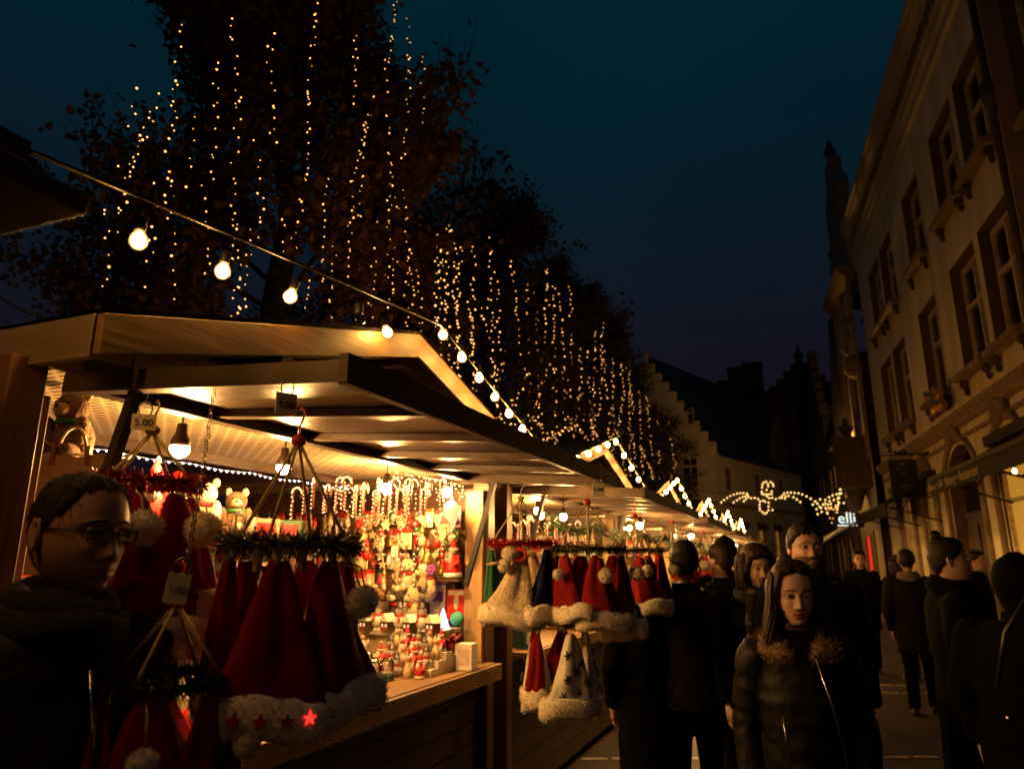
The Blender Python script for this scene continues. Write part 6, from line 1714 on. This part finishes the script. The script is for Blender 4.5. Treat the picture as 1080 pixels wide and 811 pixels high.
        if True:
            n_l = {'long': 620, 'bob': 330 if H > 0 else 0}.get(hair, 420 if near else 220)
            for k in range(n_l):
                a = rr.uniform(1.22, 2 * math.pi - 1.22) if hair in ('long', 'bob') else rr.uniform(0, 6.28)
                q = abs(math.atan2(math.sin(a), math.cos(a)))
                if hair in ('long', 'bob'):
                    z0 = rr.uniform(.02, .09); pts = []
                    ln = (.30 if hair == 'long' else .135) * rr.uniform(.8, 1.1)
                    out = rr.uniform(.9, 1.12)
                    for i in range(8):
                        u = i / 7; z = z0 - u * (z0 + ln)
                        zc = max(z, -.02); x, y = head_pt(a, zc, fem)
                        w = 1 + (th + .004) / .075
                        sp = 1 + (.62 if hair == 'long' else .0) * max(0, u - .35) * out
                        if hair == 'long' and q < 1.2: y = y * (1 - .1 * u) - .0
                        x, y = x * w * sp, y * w * sp
                        if hair == 'bob' and u > .75: x *= .94; y *= .96
                        if hair == 'long' and math.cos(a) > 0: y = min(y, .055 + .04 * u)
                        pts.append(place((x + (.004 + .012 * u) * math.sin(5 * u + k), y + (.004 + .010 * u) * math.cos(4 * u + k * 1.7), z), max(z, -.1)))
                    hm.tube(pts, [.0028, .0042, .005, .005, .005, .0045, .003, .001], 4)
                else:
                    z = rr.uniform(hl(a) + .01, .112) if hl(a) < .1 else .11
                    x, y = head_pt(a, z, fem); d = Vector((x, y + .01, z)).normalized()
                    p = Vector((x, y, z)) + d * th * .8
                    tn = Vector((rr.gauss(0, .4), .9 if q < .9 else -.2, rr.gauss(-.25 if q > .9 else .05, .3)))
                    tn = (tn - d * tn.dot(d)).normalized() * (.020 if hair != 'crop' else .013)
                    hm.tube([place(p, z), place(p + tn * .6 + d * .003, z), place(p + tn, z)], [.0013, .0011, .0004], 3)
        if hair == 'bun':
            hm.ell(place((0, -.055, .135), 0), (.034, .032, .034), 12, 8, noise=.06)
            hm.ell(place((0, -.05, .108), 0), (.02, .02, .02), 10, 6)
        hm.build('hair', hairm, t)
    elif hair in ('beanie', 'hood'):
        hm = MB(); rows = []
        for i in range(20):
            z = .128 - (.15 if hair == 'beanie' else .30) * i / 19; row = []
            for a in A_:
                x, y = head_pt(a, max(min(z, .117), -.105), fem)
                th = (.020 if hair == 'beanie' else .034) + (.006 if hair == 'beanie' and i > 15 else 0)
                d = Vector((x, y + .01, max(z, -.02) * .8)).normalized(); p = Vector((x, y, z)) + d * th
                if hair == 'hood' and math.cos(a) > .45: p.y = min(p.y, .06); 
                if hair == 'hood' and z < -.06: p.x *= 1 + (-.06 - z) * 1.6; p.y *= 1 + (-.06 - z) * 1.2
                row.append(place(p, max(z, -.1)))
            rows.append(row)
        hm.grid(rows, 0, True, True, True, False); hm.build('beanie' if hair == 'beanie' else 'hood', hairm, t)
    # jacket or coat: one joined shell
    J = MB(); rows = []
    off2 = .028 if near else .034
    jz = [(-.168, .085, .055, -.10), (-.188, .125, .07, -.118), (-.215, .168, .085, -.128), (-.255, .193, .105, -.138), (-.40, .200, .142, -.146), (-.56, .180, .142, -.13), (-.68, .185, .138, -.135), (-.80, .198, .132, -.145)]
    zz = hem - hz / S
    if zz < -.82: jz.append((zz, .205, .135, -.15))
    jz2 = []
    for i in range(len(jz) - 1):
        n = max(1, int(abs(jz[i][0] - jz[i + 1][0]) / .022))
        for k in range(n): u = k / n; jz2.append(tuple(jz[i][q] + (jz[i + 1][q] - jz[i][q]) * u for q in range(4)))
    jz2.append(jz[-1])
    for z, w, f, b in jz2:
        qk = 1 + quilt * .3 * (abs(math.sin((z) * math.pi / .075)) - .5)
        rows.append([Vector((w * wide * qk * math.sin(a), (f if math.cos(a) > 0 else -b) * qk * math.cos(a) + hunch * .05 * max(0, 1 + z / .5), z)) * S + Vector((0, 0, hz)) for a in [2 * math.pi * j / 36 for j in range(36)]])
    J.grid(rows, 0, True, True, True, True)
    for sx in (-1, 1):
        S0, E0, W0 = arm_p[sx]
        S1 = S0 + Vector((-sx * .06, 0, .02)) * S
        P = [S1, S0]; rad = [.075, .082]
        n = 14
        for i in range(1, n + 1): P.append(S0.lerp(E0, i / n)); rad.append(.080 - .014 * i / n)
        for i in range(1, n + 1): P.append(E0.lerp(W0, i / n)); rad.append(.066 - .016 * i / n)
        acc = 0; rr_ = []
        for i, r in enumerate(rad):
            if i: acc += (P[i] - P[i - 1]).length
            rr_.append(r * S * (1 + quilt * 1.6 * (abs(math.sin(acc * math.pi / .065)) - .5)) * (1 + .03 * math.sin(i * 1.7)))
        J.tube(P, rr_, 14)
    jk = J.build('jacket' if hem > .55 else 'coat', topm, t)
    mo = jk.modifiers.new('join', 'REMESH'); mo.mode = 'VOXEL'; mo.voxel_size = .008 if near else .016; mo.use_smooth_shade = True
    mo = jk.modifiers.new('soft', 'SMOOTH'); mo.iterations = 3 if not quilt else 1; mo.factor = .5
    if near or True:
        tx = bpy.data.textures.get('cloth_folds') or bpy.data.textures.new('cloth_folds', 'CLOUDS'); tx.noise_scale = .11; tx.noise_depth = 2
        mo = jk.modifiers.new('folds', 'DISPLACE'); mo.texture = tx; mo.strength = .022; mo.mid_level = .5; mo.texture_coords = 'GLOBAL' if False else 'LOCAL'
    # trousers
    Tm = MB(); z1 = hip * S + .07
    Tm.lathe([(.10, hip * S - .10), (.165 * S, hip * S - .02), (.17 * S, hip * S + .1), (.15 * S, hip * S + .2)], (0, 0, 0), 24)
    for v in Tm.v: v.y *= .72
    for sx in (-1, 1):
        L0 = legs[sx]; Tm.tube([L0[0] + Vector((0, 0, .06)), L0[0].lerp(L0[1], .5), L0[1], L0[1].lerp(L0[2], .5), L0[2] + Vector((0, 0, -.03))], [.098 * S, .088 * S, .072 * S, .066 * S, .062 * S], 12)
    tr = Tm.build('trousers', trm, t)
    mo = tr.modifiers.new('join', 'REMESH'); mo.mode = 'VOXEL'; mo.voxel_size = .016; mo.use_smooth_shade = True
    mo = tr.modifiers.new('soft', 'SMOOTH'); mo.iterations = 4; mo.factor = .5
    for sx in (-1, 1):
        c = legs[sx][2]; sm = MB(); rows = []
        for u, w, h in ((-.075, .022, .05), (-.06, .034, .085), (0, .037, .095), (.06, .04, .065), (.13, .044, .045), (.17, .032, .035), (.19, .012, .02)):
            rows.append([Vector((c.x + w * math.cos(a), c.y + u, max(0.0, .5 * h + .5 * h * math.sin(a)))) for a in [k * math.pi / 5 for k in range(10)]])
        sm.grid(rows, 0, True, True, True, True); sm.build('shoe', SHOE, t)
    # collar
    if collar == 'stand':
        cm = MB(); rows = []
        for z, w, f, b in ((-.22, .115, .075, -.115), (-.18, .090, .070, -.10), (-.135, .082, .066, -.096), (-.125, .076, .060, -.09), (-.14, .066, .05, -.082)):
            rows.append([place((w * math.sin(a), (f if math.cos(a) > 0 else -b) * math.cos(a), z - .02 * (math.cos(a) > .6)), -.3) + off * .6 * S for a in [2 * math.pi * j / 28 for j in range(28)]])
        cm.grid(rows, 0, True, True, False, False); cm.build('collar', topm, t)
    elif collar == 'scarf':
        for k, (zz_, rx, ry, rt) in enumerate(((-.135, .078, .080, .028), (-.168, .098, .096, .034))):
            cm = MB(); rows = []
            for j in range(40):
                a = 2 * math.pi * j / 40; row = []
                for q in range(14):
                    b = 2 * math.pi * q / 14; r = rt * (1 + .10 * math.sin(b * 5 + a * 2) + .07 * math.sin(a * 3 + k))
                    row.append(place(((rx + r * math.cos(b)) * math.sin(a), (ry + r * math.cos(b)) * math.cos(a) - .012, zz_ + r * 1.15 * math.sin(b) - .022 * math.cos(a) + .008 * math.sin(2 * a + k)), -.2) + off * .5 * S)
                rows.append(row)
            rows.append(rows[0]); cm.grid(rows, 0, True, True); cm.build('scarf', KNIT, t)
    elif collar == 'fur':
        cm = MB(); rows = []
        for z, w, f, b in ((-.25, .12, .085, -.11), (-.20, .085, .07, -.095), (-.142, .072, .054, -.084), (-.150, .064, .046, -.076)):
            rows.append([place((w * math.sin(a), (f if math.cos(a) > 0 else -b) * math.cos(a), z), -.3) + off * .6 * S for a in [2 * math.pi * j / 28 for j in range(28)]])
        cm.grid(rows, 0, True, True, False, False); cm.build('neck_collar', topm, t)
        cm = MB(); rows = []; P_, D_ = [], []
        for j in range(56):
            a = -2.75 + 5.5 * j / 55 + math.pi; row = []
            u = abs(j / 55 - .5) * 2
            wd = (.036 + .020 * math.sin(math.pi * min(1, u * 1.02)) ** 1.2) * (1 if u < .9 else max(.25, (1 - u) / .1))
            cx, cyy = (.098 + .030 * math.sin(math.pi * u)) * math.sin(a), .095 * math.cos(a) + .040 * u ** 2
            cz = -.150 - .085 * u ** 1.6
            o2 = Vector((math.sin(a) * .8, math.cos(a) * .8, -.62)).normalized(); n2 = Vector((math.sin(a) * .5, math.cos(a) * .5 + .25, .75)).normalized()
            for q in range(14):
                b = 2 * math.pi * q / 14
                p = place(Vector((cx, cyy, cz)) + o2 * wd * math.cos(b) + n2 * .021 * math.sin(b) * (1 + .12 * math.sin(j * 1.3 + q)), -.3); row.append(p)
                for _ in range(12):
                    P_.append(p + Vector((rr.gauss(0, .006), rr.gauss(0, .006), rr.gauss(0, .006)))); D_.append(o2 * (.6 + .5 * math.cos(b)) + n2 * math.sin(b) * .8)
            rows.append(row)
        cm.grid(rows, 0, True, True, True, True); cm.spikes(P_, D_, .015, .0022); cm.build('fur_collar', FURB, t)
    elif collar == 'hoodie':
        cm = MB(); rows = []
        for z, w, f, b in ((-.23, .13, .08, -.13), (-.18, .125, .075, -.16), (-.14, .11, .07, -.165), (-.12, .09, .06, -.14), (-.15, .07, .05, -.09)):
            rows.append([place((w * math.sin(a), (f if math.cos(a) > 0 else -b) * math.cos(a), z), -.3) for a in [2 * math.pi * j / 28 for j in range(28)]])
        cm.grid(rows, 0, True, True); cm.build('hood', CL['tan'] if topm is not CL['tan'] else CL['cream'], t)
    t['_'] = 0; del t['_']
    return t, place, arm_p, S, hz
G_ = 'people walking between the stalls and houses'
def cam_face(x, y, d=0): return math.atan2(x, -y) + math.pi + R(d) if False else math.atan2(-(0 - x), (0 - y)) + R(d)
# 1 man with glasses, close on the left
mg, pl, ap_, S_, hz_ = person('man in profile with glasses, grey knitted scarf and brown quilted jacket at the left', (-1.41, 1.05), R(-94), 1.775, 'crop', HAIRG, topm=PUFFB, yaw=4, pitch=-3, near=True, collar='scarf', quilt=.035, wide=1.08, skin=SKIN, stride=.04)
gl = MB()
for sx in (-1, 1):
    pts = []
    for k in range(25):
        a = 2 * math.pi * k / 24; c, s = math.cos(a), math.sin(a)
        pts.append(pl((sx * .032 + .024 * abs(c) ** .4 * (1 if c > 0 else -1), .104 - .35 * max(0, abs(sx * .032 + .024 * c) - .03) , -.001 + .0135 * abs(s) ** .4 * (1 if s > 0 else -1)), 0))
    gl.tube(pts, .0016, 5)
    gl.tube([pl((sx * .056, .096, .006), 0), pl((sx * .073, .080, .008), 0), pl((sx * .0785, .0, .008), 0), pl((sx * .079, -.012, -.004), 0)], .0022, 5)
gl.tube([pl((-.009, .105, .003), 0), pl((0, .109, .006), 0), pl((.009, .105, .003), 0)], .0016, 5)
fr = gl.build('glasses', STEEL, mg)
m = MB()
for sx in (-1, 1): m.quad([pl((sx * .032 + dx, .103 - .35 * max(0, abs(sx * .032 + dx) - .03), dz), 0) for dx, dz in ((-.022, -.014), (.022, -.014), (.023, .013), (-.023, .013))])
m.build('lens', SPEC, fr)
m = MB(); m.tube([Vector((.02, .142, 1.40)), Vector((.015, .170, 1.28)), Vector((.01, .17, 1.0))], .004, 5); m.build('zip', CHROME, mg)
# 2 woman in front with fur collar
wf, pl, ap_, S_, hz_ = person('woman in front with long dark hair, tan fur collar and quilted black jacket', (-.06, 2.97), math.pi + R(8), 1.59, 'long', HAIRR, topm=PUFF, hem=.70, yaw=6, pitch=-7, fem=True, near=True, collar='fur', quilt=.08, wide=.86, skin=SKIN2, stride=.14, arms=('down', 'down'))
def zipper(pts, name='zip'):
    m = MB(); m.tube(pts, .004, 5); z = m.build(name, CHROME, wf)
    m = MB(); m.box((0, 0, 0), (.008, .006, .03)); m.build('pull', CHROME, z, loc=pts[-1] + Vector((0, .006, -.015)))
V3 = Vector
zipper([V3((-.04, .150, 1.27)), V3((-.075, .172, 1.12)), V3((-.10, .170, .98)), V3((-.11, .160, .84))])
zipper([V3((.085, .155, 1.08)), V3((.08, .158, .99)), V3((.078, .158, .93))], 'pocket_zip')
# her handbag
hb = empty('handbag', (wf.location.x, wf.location.y - .24, .62), R(4), 'dark handbag with a metal clasp carried before the woman with fur collar', 'bag')
m = MB(); rows = [[(w * math.cos(a) * abs(math.cos(a)) ** -.35 if abs(math.cos(a)) > .02 else 0, d * math.sin(a), z) for a in [k * R(15) for k in range(24)]] for z, w, d in ((-.09, .13, .05), (-.08, .15, .06), (.0, .155, .058), (.10, .145, .045), (.115, .13, .03))]
m.grid(rows, 0, True, True, True, True); m.build('leather_body', mat('brown_leather', (.03, .015, .01), .4), hb)
m = MB(); m.box((.02, -.055, .06), (.05, .012, .03)); m.ell((.02, -.064, .06), (.018, .006, .014), 8, 6); m.build('clasp', GOLD, hb)
for y in (-.02, .02): m = MB(); m.tube([(.10 * math.cos(a), y, .11 + .17 * math.sin(a)) for a in [R(12 * k) for k in range(16)]], .007, 6); m.build('handle', SHOE, hb)
# 3 bearded man behind her
mb, pl, *_ = person('tall man with short hair and beard walking behind the woman with fur collar', (.0, 4.26), math.pi + R(12), 1.79, 'short', HAIRB, topm=CL['charcoal'], yaw=8, skin=SKIN, stride=.12, collar='stand')
m = MB(); rows = []
for i in range(12):
    z = -.045 - .075 * i / 11; rows.append([])
    for k in range(25):
        a = -1.35 + 2.7 * k / 24; x, y = head_pt(a, z); e = .004 if not (abs(x) < .022 and -.082 < z < -.06) else -.004
        if z > -.056 and abs(x) < .03: e = .003 if z < -.05 else -.004
        d = Vector((x, y, z * .3)).normalized(); rows[-1].append(pl(Vector((x, y, z)) + d * e, 0))
m.grid(rows, 0, False, True); m.build('beard', mat('stubble_beard', (.085, .042, .024), .8, (.05, .024, .013), 60, bump=.5, bscale=200), mb)
# 4 woman with patterned scarf
ws, pl, *_ = person('woman with bobbed brown hair and patterned scarf looking down beside the bearded man', (-.29, 4.53), math.pi + R(24), 1.68, 'bob', HAIRR, topm=CL['black'], yaw=6, pitch=-8, fem=True, collar='scarf', skin=SKIN2, stride=.1)
SCF = mat('patterned_scarf', (.16, .12, .075), .9, (.015, .013, .012), 16, (1, 1, 1), .4, contrast=(.52, .58), detail=1)
for o in [c for c in bpy.data.objects if c.parent == ws and c.name.startswith('scarf')]: o.data.materials[0] = SCF
m = MB(); m.grid([[(x * w, .155 + .02 * math.cos(x * 9) + .012 * math.sin(z * 25), z) for x in [(-1 + .25 * k) for k in range(9)]] for z, w in ((1.42, .09), (1.35, .12), (1.25, .125), (1.15, .12), (1.05, .11))], 0, False, True)
m.build('scarf', SCF, ws)
# 5 man seen from behind, 6 person with cap, and the crowd
person('man seen from behind in a dark brown jacket with short dark hair', (-.69, 4.50), R(8), 1.71, 'short', HAIRB, topm=CL['brown'], hem=.78, trm=CL['black'], stride=.13, wide=1.1, eyes=False, collar='stand')
person('person in knitted cap and long black coat seen from behind by the hats', (-.93, 4.44), R(25), 1.585, 'beanie', CL['olive'], topm=CL['black'], hem=.42, eyes=False, collar='scarf', fem=True)
person('person in dark coat partly behind the brown jacket man, facing the stall', (-.60, 5.75), R(55), 1.72, 'short', HAIRR, topm=CL['navy'], eyes=False)
person('tall person with dark beanie farther along the stalls', (-.62, 6.3), R(15), 1.78, 'beanie', CL['charcoal'], topm=CL['black'], eyes=False)
person('person with pale face and dark scarf coming between the stalls and the crowd', (-.50, 7.2), math.pi - R(20), 1.66, 'short', HAIRB, topm=CL['black'], collar='scarf', fem=True)
person('short haired person in an olive coat in the middle of the crowd', (-.15, 6.6), R(-5), 1.64, 'bob', HAIRB, topm=CL['olive'], eyes=False, fem=True)
person('distant person in black at the far end of the stalls', (-.45, 9.5), math.pi, 1.72, 'short', HAIRB, topm=CL['black'])
person('distant person with a red scarf tone coat near the far stalls', (-.2, 11.0), math.pi + R(15), 1.68, 'bob', HAIRR, topm=CL['dark_red'], fem=True)
person('person with a grey cap in the gap left of the scarf woman', (-.45, 6.0), math.pi + R(30), 1.64, 'beanie', CL['black'], topm=CL['black'], fem=True, arms=('front', 'down'))
person('man in a long coat walking away in the middle of the lane', (.05, 7.6), R(-6), 1.75, 'short', HAIRB, topm=CL['charcoal'], hem=.5, eyes=False, arms=('swing', 'down'), stride=.2)
person('child sized figure in a pale bobble cap near the hats', (-.9, 5.3), R(60), 1.45, 'beanie', CL['cream'], topm=CL['black'], eyes=False, fem=True)
person('man leaning towards the third stall counter', (-.95, 8.3), R(80), 1.73, 'short', HAIRR, topm=CL['black'], eyes=False, arms=('front', 'front'))
# right hand couple
wp, pl, *_ = person('woman with topknot bun turned in profile beside the hooded figure at the right', (.74, 4.77), R(-88), 1.72, 'bun', HAIRB, topm=CL['black'], hem=.35, yaw=0, fem=True, skin=SKIN2, collar='scarf', wide=1.05)
for o in [c for c in bpy.data.objects if c.parent == wp and c.name.startswith('scarf')]: o.data.materials[0] = CL['black']
person('hooded figure in bulky black coat at the right edge, back turned', (.86, 3.95), R(-40), 1.60, 'hood', CL['black'], topm=CL['black'], hem=.42, eyes=False, wide=1.3, hunch=1.0)
bg_ = empty('shoulder_bag', (.80, 3.70, .95), R(-40), 'black shoulder bag with two metal studs on the hooded figure', 'bag')
m = MB(); m.box((0, 0, 0), (.30, .12, .24)); bevel(m.build('leather_body', CL['black'], bg_), .03, 3); 
for x in (-.06, .04): m = MB(); m.ell((x, -.066, .02), (.012, .008, .014), 8, 6); m.build('stud', CHROME, bg_)
m = MB(); m.tube([(-.13, 0, .1), (-.08, .05, .35), (.02, .1, .52)], .012, 5); m.build('strap', SHOE, bg_)
# walkers farther right
person('walker in dark jacket with a pale hood on the shoulders by the shop sign', (1.05, 9.3), R(-8), 1.72, 'short', HAIRB, topm=CL['brown'], eyes=False, collar='hoodie')
person('walker in black beside the one with pale hood', (1.5, 9.9), R(-20), 1.70, 'bob', HAIRB, topm=CL['black'], eyes=False, fem=True)
person('man in charcoal coat far along the right side of the street', (.75, 12.2), math.pi, 1.74, 'short', HAIRB, topm=CL['charcoal'])
person('woman with light patterned trousers walking far along the street', (1.2, 11.6), R(10), 1.66, 'bob', HAIRR, topm=CL['black'], trm=SCF, fem=True, eyes=False)
person('person at the awnings in a long dark coat', (2.0, 10.8), math.pi + R(60), 1.72, 'short', HAIRB, topm=CL['navy'], hem=.45)
